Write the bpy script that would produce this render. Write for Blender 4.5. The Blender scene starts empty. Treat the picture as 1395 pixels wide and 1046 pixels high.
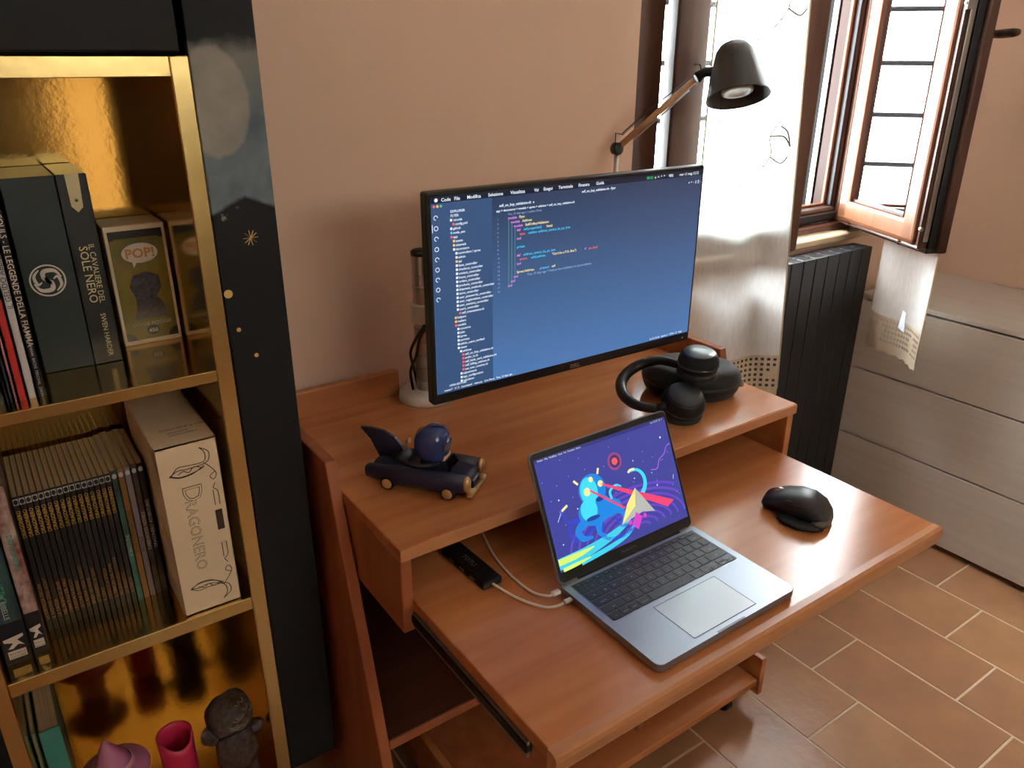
import bpy, bmesh, math, random
from mathutils import Vector, Matrix
random.seed(7)
S = bpy.context.scene
COL = S.collection
PI = math.pi

# ------------------------------------------------------------------ camera
cam_d = bpy.data.cameras.new('camera'); cam = bpy.data.objects.new('camera', cam_d); COL.objects.link(cam)
cam.matrix_world = Matrix(((0.820379, 0.219263, -0.528111, 0), (-0.571812, 0.3194, -0.755655, 0),
                           (0.002992, 0.921904, 0.387407, 1.487), (0, 0, 0, 1)))
cam_d.sensor_width = 36; cam_d.lens = 1067 / 1395 * 36; cam_d.clip_start = .02
S.camera = cam
# ------------------------------------------------------------------ daylight
W = bpy.data.worlds.new('daylight'); S.world = W; W.use_nodes = True
bg = W.node_tree.nodes['Background']
bg.inputs[0].default_value = (.90, .97, 1.0, 1); bg.inputs[1].default_value = 40.0
for nm, loc, rot, sx, sy in (('window_portal', (2.0, 1.80, 1.6), (-PI/2, 0, 0), 1.25, 1.30),
                             ('front_portal', (.70, -2.24, 1.0), (PI/2, 0, 0), .30, 1.2),
                             ('transom_portal', (.9, -2.24, 2.05), (PI/2, 0, 0), 1.6, .6)):
    ld = bpy.data.lights.new(nm, 'AREA'); ld.shape = 'RECTANGLE'; ld.size = sx; ld.size_y = sy
    ld.cycles.is_portal = True
    lo = bpy.data.objects.new(nm, ld); lo.location = loc; lo.rotation_euler = rot; COL.objects.link(lo)
vs = S.view_settings
vs.view_transform = 'Standard'; vs.look = 'None'; vs.gamma = 1; vs.use_curve_mapping = False
vs.exposure = 0.22

# ------------------------------------------------------------------ materials
def lin(c):
    return tuple((v/12.92 if v <= .04045 else ((v+.055)/1.055)**2.4) for v in c)
def rgb(r, g, b): return lin((r/255, g/255, b/255)) + (1,)
MATS = {}
def mat(name, c, rough=.5, metal=0., spec=.5, var=0., vscale=(8, 8, 8), bump=0., bscale=60., emit=None, es=1., coat=0., c2=None, sheen=0.):
    """procedural principled material, colour c (sRGB 0-255) with noise variation"""
    m = bpy.data.materials.new(name); m.use_nodes = True; nt = m.node_tree; N = nt.nodes; L = nt.links
    b = N['Principled BSDF']
    b.inputs['Base Color'].default_value = rgb(*c); b.inputs['Roughness'].default_value = rough
    b.inputs['Metallic'].default_value = metal; b.inputs['Specular IOR Level'].default_value = spec
    b.inputs['Coat Weight'].default_value = coat
    if sheen: b.inputs['Sheen Weight'].default_value = sheen
    if var or c2:
        tc = N.new('ShaderNodeTexCoord'); mp = N.new('ShaderNodeMapping'); nz = N.new('ShaderNodeTexNoise'); cr = N.new('ShaderNodeValToRGB')
        mp.inputs['Scale'].default_value = vscale; nz.inputs['Scale'].default_value = 1.; nz.inputs['Detail'].default_value = 5
        L.new(tc.outputs['Object'], mp.inputs[0]); L.new(mp.outputs[0], nz.inputs[0]); L.new(nz.outputs[0], cr.inputs[0]); L.new(cr.outputs[0], b.inputs['Base Color'])
        a = rgb(*c); d = rgb(*c2) if c2 else tuple(v*(1-var) for v in a[:3]) + (1,)
        e = cr.color_ramp.elements; e[0].position = .32; e[1].position = .68; e[0].color = d; e[1].color = a
    if bump:
        tc = N.new('ShaderNodeTexCoord'); nz = N.new('ShaderNodeTexNoise'); bp = N.new('ShaderNodeBump')
        nz.inputs['Scale'].default_value = bscale; nz.inputs['Detail'].default_value = 3; bp.inputs['Strength'].default_value = bump; bp.inputs['Distance'].default_value = .004
        L.new(tc.outputs['Object'], nz.inputs[0]); L.new(nz.outputs[0], bp.inputs['Height']); L.new(bp.outputs[0], b.inputs['Normal'])
    if emit:
        b.inputs['Emission Color'].default_value = rgb(*emit); b.inputs['Emission Strength'].default_value = es
    MATS[name] = m
    return m
plaster = mat('peach plaster', (230, 194, 170), .85, spec=.2, var=.06, vscale=(3, 3, 3), bump=.08, bscale=90)
ceil_m = mat('white ceiling paint', (236, 228, 218), .9, spec=.1, var=.03)
reveal_m = mat('darkened outer reveal', (30, 29, 29), .9, spec=.1, var=.1, vscale=(20, 20, 4))  # outer window reveal, coloured dark to hold down the daylight on it
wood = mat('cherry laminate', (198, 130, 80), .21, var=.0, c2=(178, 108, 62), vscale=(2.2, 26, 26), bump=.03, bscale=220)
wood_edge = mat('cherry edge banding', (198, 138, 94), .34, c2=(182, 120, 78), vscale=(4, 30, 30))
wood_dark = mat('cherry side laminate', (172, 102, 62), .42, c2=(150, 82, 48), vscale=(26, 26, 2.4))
gold = mat('crinkled gold foil', (204, 168, 98), .13, metal=1., bump=.035, bscale=110)
gold_s = mat('smooth gold edging', (218, 190, 128), .26, metal=1., bump=.06, bscale=60)
blackp = mat('black painted wood', (27, 25, 25), .6, spec=.25, var=.3, vscale=(6, 6, 30), bump=.1, bscale=80)
brass = mat('gold paint', (214, 184, 112), .45, metal=.5)
tile_m = [mat('terracotta tile %d' % i, tuple(v+14 for v in c), .33, c2=tuple(v+14 for v in d), vscale=(7, 7, 7), bump=.22, bscale=55) for i, (c, d) in enumerate((((166, 120, 82), (146, 102, 68)), ((158, 113, 78), (138, 96, 66)), ((172, 128, 90), (150, 108, 74)), ((160, 112, 76), (140, 98, 68))))]
grout = mat('tile grout', (222, 200, 174), .9, var=.1, vscale=(40, 40, 40))
brown = mat('brown stained window wood', (92, 58, 42), .4, c2=(74, 44, 32), vscale=(40, 40, 3))
brown_d = mat('window wood darkened against daylight', (58, 34, 24), .5, spec=.3, c2=(46, 26, 18), vscale=(40, 40, 3))  # same window wood, darkened so daylight does not burn it out
brown_l = mat('honey stained window wood', (132, 86, 56), .4, c2=(114, 70, 44), vscale=(40, 40, 3))
gasket = mat('black rubber gasket', (28, 30, 36), .5)
steel = mat('brushed steel', (190, 188, 184), .3, metal=1., var=.2, vscale=(60, 60, 6))
alu = mat('silver aluminium', (205, 196, 186), .33, metal=.9)
rad_m = mat('black radiator enamel', (24, 25, 29), .38)
ash = mat('bleached ash laminate', (210, 202, 192), .42, c2=(202, 193, 182), vscale=(60, 1.6, 60))
ash_d = mat('dresser carcass board', (44, 36, 32), .8, spec=.1)
blk = mat('black plastic', (22, 22, 24), .38)
blk_m = mat('matte black plastic', (26, 25, 25), .6, spec=.35, bump=.04, bscale=400)
blk_fabric = mat('black case fabric', (30, 30, 31), .65, spec=.35, bump=.12, bscale=500, sheen=.1)
grey_cup = mat('satin grey cup plate', (70, 74, 78), .32, coat=.3)
white_p = mat('white plastic', (226, 216, 206), .4)
cable_w = mat('off white cable', (222, 208, 190), .5)
space = mat('space grey aluminium', (148, 154, 166), .36, metal=.85)
key_m = mat('black key caps', (24, 25, 30), .42)
paper = mat('page edges', (206, 176, 138), .85, c2=(180, 148, 112), vscale=(400, 6, 400))
card = mat('cream cardboard', (236, 214, 180), .7, var=.06, vscale=(10, 10, 10))
navy = mat('navy toy plastic', (22, 26, 52), .4, coat=.1)
navy_g = mat('glossy blue toy plastic', (34, 50, 104), .2, coat=.5)
toy_gold = mat('toy gold paint', (206, 170, 118), .3, metal=.7)
shade_m = mat('dark bronze lamp shade', (54, 50, 44), .5)
oak = mat('lamp arm wood', (190, 140, 98), .5, c2=(165, 115, 78), vscale=(20, 20, 20))
def emis(name, c, s=1., base=(10, 10, 12), rough=.35):
    return mat(name, base, rough, emit=c, es=s, spec=.5)
def glass(name, tint=(1, 1, 1), rough=0.):
    m = bpy.data.materials.new(name); m.use_nodes = True; nt = m.node_tree; N = nt.nodes; L = nt.links
    N.remove(N['Principled BSDF']); o = N['Material Output']
    t = N.new('ShaderNodeBsdfTransparent'); t.inputs[0].default_value = (*tint, 1); g = N.new('ShaderNodeBsdfGlossy'); g.inputs['Roughness'].default_value = rough
    f = N.new('ShaderNodeFresnel'); f.inputs[0].default_value = 1.6; x = N.new('ShaderNodeMixShader')
    L.new(f.outputs[0], x.inputs[0]); L.new(t.outputs[0], x.inputs[1]); L.new(g.outputs[0], x.inputs[2]); L.new(x.outputs[0], o.inputs[0])
    return m
pane_m = glass('window glass', (.93, .97, .96))
def cloth(name, c, alpha, trans=.5):
    m = bpy.data.materials.new(name); m.use_nodes = True; nt = m.node_tree; N = nt.nodes; L = nt.links
    N.remove(N['Principled BSDF']); o = N['Material Output']
    d = N.new('ShaderNodeBsdfDiffuse'); d.inputs[0].default_value = rgb(*c); r = N.new('ShaderNodeBsdfTranslucent'); r.inputs[0].default_value = rgb(*c)
    a = N.new('ShaderNodeMixShader'); a.inputs[0].default_value = trans; t = N.new('ShaderNodeBsdfTransparent'); b = N.new('ShaderNodeMixShader')
    tc = N.new('ShaderNodeTexCoord'); mp = N.new('ShaderNodeMapping'); nz = N.new('ShaderNodeTexNoise'); mr = N.new('ShaderNodeMapRange')
    mp.inputs['Scale'].default_value = (140, 140, 30); L.new(tc.outputs['Object'], mp.inputs[0]); L.new(mp.outputs[0], nz.inputs[0]); nz.inputs['Scale'].default_value = 1
    mr.inputs[3].default_value = alpha - .12; mr.inputs[4].default_value = alpha + .12; L.new(nz.outputs[0], mr.inputs[0]); L.new(mr.outputs[0], b.inputs[0])
    L.new(d.outputs[0], a.inputs[1]); L.new(r.outputs[0], a.inputs[2]); L.new(t.outputs[0], b.inputs[1]); L.new(a.outputs[0], b.inputs[2]); L.new(b.outputs[0], o.inputs[0])
    return m
voile = cloth('white voile', (252, 251, 247), .93)
lace_m = cloth('cream crochet lace', (222, 204, 178), .97, .3)
fill_blind_m = cloth('fill window blind', (138, 126, 110), 1.2, .9)
fill_blind2_m = cloth('fill transom blind', (206, 202, 194), 1.2, .9)  # blinds of the added windows, toned to set the fill level
thread_m = mat('embroidery thread', (96, 84, 62), .8)

# ------------------------------------------------------------------ mesh helpers
def obj(name, bm, m, parent=None, smooth=False):
    me = bpy.data.meshes.new(name)
    bmesh.ops.recalc_face_normals(bm, faces=bm.faces[:])
    bm.to_mesh(me); bm.free()
    if smooth:
        for p in me.polygons: p.use_smooth = True
    me.materials.append(m)
    o = bpy.data.objects.new(name, me); COL.objects.link(o)
    if parent: o.parent = parent
    return o
def thing(name, label, cat, loc=(0, 0, 0), rz=0, group=None):
    o = bpy.data.objects.new(name, None); o.empty_display_size = .05; COL.objects.link(o); o.location = loc; o.rotation_euler = (0, 0, rz)
    return tag(o, label, cat, group)
def tag(o, label, cat, group=None):
    o['label'] = label; o['category'] = cat
    if group: o['group'] = group
    return o
def struct(o):
    o['kind'] = 'structure'; return o
def copy_tree(o, parent=None):
    c = o.copy(); COL.objects.link(c); c.parent = parent
    for ch in list(o.children): copy_tree(ch, c)
    return c
def box(x0, x1, y0, y1, z0, z1, bev=0., seg=1, bm=None):
    b = bmesh.new()
    bmesh.ops.create_cube(b, size=1)
    for v in b.verts: v.co = Vector(((x0+x1)/2 + v.co.x*(x1-x0), (y0+y1)/2 + v.co.y*(y1-y0), (z0+z1)/2 + v.co.z*(z1-z0)))
    if bev: bmesh.ops.bevel(b, geom=b.edges[:], offset=bev, segments=seg, affect='EDGES', profile=.5)
    return b if bm is None else merge(bm, b)
def merge(a, b):
    me = bpy.data.meshes.new('t'); b.to_mesh(me); b.free(); a.from_mesh(me); bpy.data.meshes.remove(me); return a
def off(bm, d):
    bmesh.ops.translate(bm, verts=bm.verts[:], vec=Vector(d)); return bm
def xf(bm, M):
    bmesh.ops.transform(bm, matrix=M, verts=bm.verts[:]); return bm
def tube(pts, r, n=8, bm=None, closed=False, cap=True):
    b = bmesh.new(); P = [Vector(p) for p in pts]; R = r if isinstance(r, (list, tuple)) else [r]*len(P)
    rings = []; up = None
    for i, p in enumerate(P):
        a = P[i-1] if (i or closed) else p; c = P[(i+1) % len(P)] if (i < len(P)-1 or closed) else p
        t = (c-a).normalized()
        if up is None: up = t.orthogonal().normalized()
        up = (up - t*up.dot(t)).normalized(); s = t.cross(up)
        rings.append([b.verts.new(p + (up*math.cos(2*PI*k/n) + s*math.sin(2*PI*k/n))*R[i]) for k in range(n)])
    m = len(rings)
    for i in range(m if closed else m-1):
        A, B = rings[i], rings[(i+1) % m]
        for k in range(n): b.faces.new((A[k], A[(k+1) % n], B[(k+1) % n], B[k]))
    if cap and not closed: b.faces.new(rings[0]); b.faces.new(rings[-1][::-1])
    return b if bm is None else merge(bm, b)
def spline(pts, n=8):
    P = [Vector(p) for p in pts]; out = []
    for i in range(len(P)-1):
        p0, p1, p2, p3 = P[max(i-1, 0)], P[i], P[i+1], P[min(i+2, len(P)-1)]
        for k in range(n):
            t = k/n; out.append(.5*((2*p1) + (p2-p0)*t + (2*p0-5*p1+4*p2-p3)*t*t + (3*p1-p0-3*p2+p3)*t**3))
    return out + [P[-1]]
def lathe(prof, n=28, bm=None, cap=True):
    b = bmesh.new(); rings = []
    for r, z in prof: rings.append([b.verts.new((r*math.cos(2*PI*k/n), r*math.sin(2*PI*k/n), z)) for k in range(n)])
    for i in range(len(rings)-1):
        A, B = rings[i], rings[i+1]
        for k in range(n): b.faces.new((A[k], A[(k+1) % n], B[(k+1) % n], B[k]))
    if cap:
        if prof[0][0] > 1e-5: b.faces.new(rings[0][::-1])
        if prof[-1][0] > 1e-5: b.faces.new(rings[-1])
    bmesh.ops.remove_doubles(b, verts=b.verts[:], dist=1e-6)
    return b if bm is None else merge(bm, b)
def cyl(r, z0, z1, n=20, bev=0.):
    if bev: return lathe([(r-bev, z0), (r, z0+bev), (r, z1-bev), (r-bev, z1)], n)
    return lathe([(r, z0), (r, z1)], n)
def prism(poly, o, u, v, d, bm=None):
    """polygon in the (u,v) plane at o, extruded by vector d"""
    b = bmesh.new(); o, u, v, d = Vector(o), Vector(u), Vector(v), Vector(d)
    A = [b.verts.new(o + u*x + v*y) for x, y in poly]; B = [b.verts.new(q.co + d) for q in A]
    n = len(A); b.faces.new(A); b.faces.new(B[::-1])
    for i in range(n): b.faces.new((A[i], A[(i+1) % n], B[(i+1) % n], B[i]))
    return b if bm is None else merge(bm, b)
def frame_m(o, u, v):
    u, v = Vector(u).normalized(), Vector(v).normalized(); w = u.cross(v)
    return Matrix(((u.x, v.x, w.x, o[0]), (u.y, v.y, w.y, o[1]), (u.z, v.z, w.z, o[2]), (0, 0, 0, 1)))
def text(items, o, u, v, bm=None, lift=.0004, bold=0.):
    """items: (string, x, y, size[, align]) laid out in the plane (u, v) at o; flat lettering mesh"""
    out = bmesh.new() if bm is None else bm
    M = frame_m(o, u, v)
    for it in items:
        s, x, y, sz = it[:4]; al = it[4] if len(it) > 4 else 'LEFT'
        cu = bpy.data.curves.new('lettering', 'FONT'); cu.body = s; cu.size = sz; cu.align_x = al; cu.resolution_u = 2; cu.offset = bold*sz
        ob = bpy.data.objects.new('lettering', cu); COL.objects.link(ob)
        dg = bpy.context.evaluated_depsgraph_get()
        me = bpy.data.meshes.new_from_object(ob.evaluated_get(dg))
        me.transform(M @ Matrix.Translation((x, y, lift))); out.from_mesh(me)
        bpy.data.meshes.remove(me); bpy.data.objects.remove(ob); bpy.data.curves.remove(cu)
    return out
def flat(poly, o, u, v, lift=.0006, th=.0004, bm=None):
    """thin printed shape in a plane"""
    M = frame_m(o, u, v); n = M.col[2].xyz
    return prism(poly, Vector(o) + n*lift, Vector(u).normalized(), Vector(v).normalized(), n*-th, bm)
def rectp(x0, x1, y0, y1): return [(x0, y0), (x1, y0), (x1, y1), (x0, y1)]
def circ(x, y, r, n=24, ry=None): return [(x + r*math.cos(2*PI*k/n), y + (ry or r)*math.sin(2*PI*k/n)) for k in range(n)]
def stroke(pts, w, n=5):
    """2-D ribbon along a smooth path, w constant or per-control-point"""
    ws = w if isinstance(w, (list, tuple)) else [w]*len(pts)
    P = spline([(p[0], p[1], ws[i]) for i, p in enumerate(pts)], n); Lf, Rt = [], []
    for i, p in enumerate(P):
        a, c = P[max(i-1, 0)], P[min(i+1, len(P)-1)]; t = Vector((c.x-a.x, c.y-a.y)); t = t.normalized() if t.length > 1e-9 else Vector((1, 0))
        Lf.append((p.x - t.y*p.z/2, p.y + t.x*p.z/2)); Rt.append((p.x + t.y*p.z/2, p.y - t.x*p.z/2))
    return Lf + Rt[::-1]
def ribbon(pts, w, o, u, v, lift, bm=None, n=5):
    """ribbon as a strip of quads (safe for curved strokes)"""
    b = bmesh.new() if bm is None else bm; pl = stroke(pts, w, n); k = len(pl)//2; M = frame_m(o, u, v)
    A = [b.verts.new(M @ Vector((x, y, lift))) for x, y in pl[:k]]; B = [b.verts.new(M @ Vector((x, y, lift))) for x, y in pl[k:][::-1]]
    for i in range(k-1): b.faces.new((A[i], A[i+1], B[i+1], B[i]))
    return b
X, Y, Z = Vector((1, 0, 0)), Vector((0, 1, 0)), Vector((0, 0, 1))

# ================================================================== THE ROOM
RX0, RX1, RY0, RY1, RH = -.85, 2.84, -2.2, 1.475, 2.7
fl = struct(obj('floor', box(RX0-.2, RX1+.2, RY0-.2, RY1+.02, -.1, -.0014), grout))
tp, tl = .2045, .409
tmesh = {}
def tile(x0, x1, y0, y1, k):
    key = (round(x1-x0, 4), round(y1-y0, 4), k)
    if key not in tmesh:
        o = obj('tile', box(0, x1-x0, 0, y1-y0, -.008, 0, .0012), tile_m[k], fl); tmesh[key] = o.data
    else:
        o = bpy.data.objects.new('tile', tmesh[key]); COL.objects.link(o); o.parent = fl
    o.location = (x0, y0, 0)
for k in range(-11, 8):
    xa, xb = max(1.366 + tp*k, RX0), min(1.366 + tp*(k+1), RX1)
    if xb - xa < .02: continue
    y = .7303 + .1363*k - tl*14
    while y < RY1:
        ya, yb = max(y, RY0), min(y + tl, RY1); y += tl
        if yb - ya > .02: tile(xa + .0028, xb - .0028, ya + .0028, yb - .0028, random.randrange(4))
struct(obj('ceiling', box(RX0-.2, RX1+.2, RY0-.2, RY1+.3, RH, RH+.1), ceil_m))
WX0, WX1, WZ0, WZ1 = 1.392, 2.50, .955, 2.25
b = box(RX0-.2, WX0, RY1, RY1+.3, -.1, RH); box(WX1, RX1+.2, RY1, RY1+.3, -.1, RH, bm=b)
box(WX0, WX1, RY1, RY1+.3, -.1, WZ0, bm=b); box(WX0, WX1, RY1, RY1+.3, WZ1, RH, bm=b)
wb = struct(obj('wall_back', b, plaster))
b = box(WX0, 1.46, RY1+.105, RY1+.32, WZ0, WZ1); box(2.36, WX1, RY1+.13, RY1+.32, WZ0, WZ1, bm=b); box(WX0, WX1, RY1+.13, RY1+.32, WZ0, .98, bm=b)
obj('outer_reveal', b, reveal_m, wb)
struct(obj('wall_right', box(RX1, RX1+.2, RY0-.2, RY1+.3, -.1, RH), plaster))
struct(obj('wall_left', box(RX0-.2, RX0, RY0-.2, RY1+.3, -.1, RH), plaster))
FX0, FX1, FZ0, FZ1 = .55, .85, .40, 1.60
b = box(RX0-.2, FX0, RY0-.2, RY0, -.1, 1.75); box(FX1, RX1+.2, RY0-.2, RY0, -.1, 1.75, bm=b)
box(FX0, FX1, RY0-.2, RY0, -.1, FZ0, bm=b); box(FX0, FX1, RY0-.2, RY0, FZ1, 1.75, bm=b)
box(RX0-.2, .1, RY0-.2, RY0, 1.75, RH, bm=b); box(1.7, RX1+.2, RY0-.2, RY0, 1.75, RH, bm=b); box(.1, 1.7, RY0-.2, RY0, 2.35, RH, bm=b)
struct(obj('wall_front', b, mat('darkened unseen wall', (64, 46, 36), .6, var=.2, vscale=(20, 20, 2))))  # unseen wall, coloured dark to deepen the gold foil's reflections
w2 = struct(thing('fill_window', 'unseen brown framed window added behind the room', 'window', (.70, RY0, FZ0)))
del w2['label'], w2['category']  # unseen window added for fill and the gold lining's bright band
b = bmesh.new()
for x0, x1, z0, z1 in ((-.18, -.148, 0, 1.21), (.148, .18, 0, 1.21), (-.18, .18, -.02, .005), (-.18, .18, 1.195, 1.23)): box(x0, x1, -.1, .01, z0, z1, .006, bm=b)
obj('fill_window_frame', b, brown, w2)
obj('fill_blind', box(-.15, .15, -.10, -.098, 0, 1.2), fill_blind_m, w2)

w3 = struct(bpy.data.objects.new('fill_transom', None)); COL.objects.link(w3); w3.location = (.9, RY0, 1.75)  # unseen high window added only for front fill
b = bmesh.new()
for x0, x1, z0, z1 in ((-.82, -.78, 0, .6), (.78, .82, 0, .6), (-.82, .82, -.03, .01), (-.82, .82, .59, .63), (-.02, .02, 0, .6)): box(x0, x1, -.1, .01, z0, z1, .004, bm=b)
obj('fill_window_frame', b, brown, w3); obj('fill_blind', box(-.80, .80, -.105, -.103, 0, .6), fill_blind2_m, w3)
# ---------------------------------------------------------------- window in the back wall
win = struct(thing('window_1', '', '', (0, 0, 0))); del win['label'], win['category']
obj('frame_jamb', box(1.394, 1.496, 1.495, 1.58, .96, 2.25, .006), brown, win); obj('frame_jamb', box(2.340, 2.498, 1.522, 1.602, .96, 2.25, .006), brown_d, win)
obj('frame_head', box(1.394, 2.498, 1.50, 1.602, 2.2, 2.25, .006), brown, win); obj('frame_sill', box(1.496, 2.34, 1.51, 1.602, .990, 1.034, .006), brown_d, win)
obj('gasket', box(1.496, 2.338, 1.505, 1.513, .996, 1.020, .003), gasket, win); obj('gasket', box(2.336, 2.344, 1.528, 1.540, 1.034, 2.2, .002), gasket, win)
obj('inner_bead', box(2.330, 2.341, 1.55, 1.562, 1.034, 2.2, .003), brown_l, win); obj('inner_bead', box(1.50, 2.33, 1.55, 1.562, 1.034, 1.042, .003), brown_l, win)
obj('sill_moulding', box(1.394, 2.498, 1.49, 1.52, .964, .988, .005), brown, win)
obj('sill_board', box(1.36, 2.50, 1.442, 1.49, .938, .962, .004), mat('beige sill strip', (206, 180, 146), .6, var=.1, vscale=(3, 30, 30)), win)
obj('screen_track', box(2.338, 2.352, 1.604, 1.625, .99, 2.25, .002), steel, win)
def sash(o, rz, wd, flip, label, pd=.010):
    """local: x along the sash from the hinge, +y towards outdoors, z up; flip mirrors the depth"""
    root = obj('sash', box(0, .085, -.022*flip, .042*flip, 0, 1.2, .006, 2), brown, win)      # hinge stile
    root.location = o; root.rotation_euler = (0, 0, rz)
    b = box(wd-.085, wd, -.022*flip, .042*flip, 0, 1.2, .006, 2); obj('free_stile', b, brown, root)
    b = box(.08, wd-.08, -.022*flip, .040*flip, 0, .082, .006, 2); box(.08, wd-.08, -.022*flip, .040*flip, 1.12, 1.2, .006, 2, bm=b); obj('rail', b, brown, root)
    obj('pane', box(.07, wd-.07, (pd-.002)*flip, (pd+.002)*flip, .07, 1.13), pane_m, root)
    return root
la = math.atan2(-.134, .369)
ls = sash((1.4915, 1.4648, .990), la, .410, 1, '')
ra = math.atan2(-.905, -.4253)
# right sash: exterior face looks at the room, so depth runs to the other side
rs = sash((2.392, 1.497, .990), ra, .43, -1, '', .034)
# outdoor-side dressing of the open right sash (honey beads, rubber, steel espagnolette on the free edge)
def rbead(name, x0, x1, y0, y1, z0, z1, m, bev=.004): return obj(name, box(x0, x1, y0, y1, z0, z1, bev, 2), m, rs)
rbead('glazing_bead', .018, .078, -.052, -.036, .012, 1.19, brown_l, .012); rbead('glazing_bead', .018, .41, -.052, -.036, .008, .074, brown_l, .012); rbead('glazing_bead', .352, .41, -.052, -.036, .012, 1.19, brown_l, .008)
rbead('gasket', .070, .078, -.042, -.036, .07, 1.13, gasket, .002); rbead('gasket', .07, .357, -.042, -.036, .07, .080, gasket, .002)
rbead('edge_rebate', .428, .437, -.018, .004, .0, 1.2, gasket, .002)
rbead('room_side_lip', .355, .450, .004, .034, -.012, 1.2, brown, .006); rbead('room_side_lip', 0, .450, .004, .034, -.012, .07, brown, .006)
rbead('espagnolette_strip', .430, .436, -.036, -.021, .02, 1.2, steel, .002)
rbead('lower_gasket', 0, .435, -.02, .03, -.014, -.002, gasket, .002)
for zz in (.055, .62): obj('screw', off(xf(cyl(.006, 0, .006, 12), Matrix.Rotation(PI/2, 4, 'Y')), (.428, -.047, zz)), steel, rs)
rbead('latch_plate', .430, .437, -.05, -.022, .605, .65, steel, .002)
b = tube([(.405, .03, .55), (.405, .075, .55), (.41, .08, .55), (.455, .082, .552), (.47, .082, .553)], [.010, .010, .011, .011, .008], 10)
obj('handle', b, brown, rs, True)
b = tube([(.006, -.01, .50), (.006, -.01, .62)], .008, 10); obj('hinge', b, steel, rs)
sh_ = thing('shading_shutter', 'dark brown louvred shutter added outside the window to block light', 'shutter', (1.43, 1.80, .95))  # unseen shutter, added to keep daylight off right wall and dresser
obj('shading_shutter_frame', box(-.02, .02, 0, .05, 0, 1.3, .004), brown, sh_); obj('shading_shutter_frame', box(-.02, .02, .40, .45, 0, 1.3, .004), brown, sh_); obj('shading_shutter_rail', box(-.02, .02, .05, .40, 0, .08, .004), brown, sh_); obj('shading_shutter_rail', box(-.02, .02, .05, .40, 1.22, 1.3, .004), brown, sh_)
for i in range(22):
    o = obj('shading_slat', xf(box(-.004, .004, .05, .40, -.032, .032), Matrix.Rotation(.35, 4, 'Y')), brown, sh_); o.location = (0, 0, .105 + .052*i)
g = thing('window_grille', 'dark iron bar grille outside the open window', 'grille', (1.95, 1.83, .95))
for i in range(8): obj('crossbar', tube([(-.46, 0, .02+.165*i), (.5, 0, .02+.165*i)], .010, 8), gasket, g)
for i in range(3): obj('upright_bar', tube([(-.44+.45*i, 0, -.02), (-.44+.45*i, 0, 1.25)], .008, 8), gasket, g)

# ---------------------------------------------------------------- curtains
def curtain(name, label, o, rz, s0, s1, z0, z1, folds, amp, lace_h, flare, grp):
    root = thing(name, label, 'curtain', (o[0], o[1], z0), rz, grp)
    f = lambda s: amp*(math.sin(folds*2*PI*(s-s0)/(s1-s0)) + .35*math.sin(folds*5.3*(s-s0)/(s1-s0)+1))
    fx = lambda s, zz: s0 + (s-s0)*(1 + flare*(1-zz/(z1-z0)))
    n, m = 70, 20; b = bmesh.new(); V = []
    for j in range(m+1):
        zz = lace_h + (z1-z0-lace_h)*j/m; k = 1 - .25*j/m
        V.append([b.verts.new((fx(s0+(s1-s0)*i/n, zz), f(s0+(s1-s0)*i/n)*k, zz)) for i in range(n+1)])
    for j in range(m):
        for i in range(n): b.faces.new((V[j][i], V[j][i+1], V[j+1][i+1], V[j+1][i]))
    obj('voile_panel', b, voile, root, True)
    # filet crochet border: solid bars with open cells and a scalloped hem
    b = bmesh.new(); nx = int((s1-s0)/.0056); nz = int(lace_h/.008); rnd = random.Random(3)
    P = lambda i, j: (fx(s0+(s1-s0)*i/nx, lace_h*(1-j/nz)), f(s0+(s1-s0)*i/nx), lace_h*(1-j/nz) + (.006*abs(math.sin(PI*i/7.)) - .012 if j == nz else 0))
    vs_ = {}
    def vv(i, j):
        if (i, j) not in vs_: vs_[i, j] = b.verts.new(P(i, j))
        return vs_[i, j]
    for i in range(nx):
        for j in range(nz):
            d = (i // 7 + j) % 5
            hole = j % 2 == 1 and i % 2 == 0 and j < nz-2 and not (abs((i % 24) - 12) + abs(j-nz*.45)*1.3 < 5)
            if not hole: b.faces.new((vv(i, j), vv(i+1, j), vv(i+1, j+1), vv(i, j+1)))
    lo = obj('lace_border', b, lace_m, root); lo['kind'] = 'stuff'
    b = tube([(s0, f(s0), lace_h-.1*0 + k*(z1-z0-lace_h)) for k in (0, .5, 1)], .0022, 6); tube([(fx(s1, lace_h*.1 + k*(z1-z0-lace_h*.1)), f(s1)*(1-.25*k), lace_h*.1 + k*(z1-z0-lace_h*.1)) for k in (0, .25, .5, .75, 1)], .0022, 6, bm=b)
    obj('side_hem', b, lace_m, root)
    return root, f
lc, lf = curtain('voile_curtain', 'white voile curtain with embroidered vines and lace hem on the ajar window sash', (1.466-.020, 1.474-.062, 0), la, .100, .305, .592, 2.15, 1.7, .009, .112, .46, 'net curtains')
rc, rf = curtain('voile_curtain', 'short white voile curtain with a care tag behind the wide open sash', (2.392+.030, 1.497-.014, 0), ra, .172, .437, .628, 2.15, 1.2, -.010, .105, 0, 'net curtains')
b = bmesh.new()
def vine(pts, r=.0016):
    tube([(x, lf(x)-.003, z-.592) for x, _, z in spline([(p[0], 0, p[1]) for p in pts], 5)], r, 5, bm=b)
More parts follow.
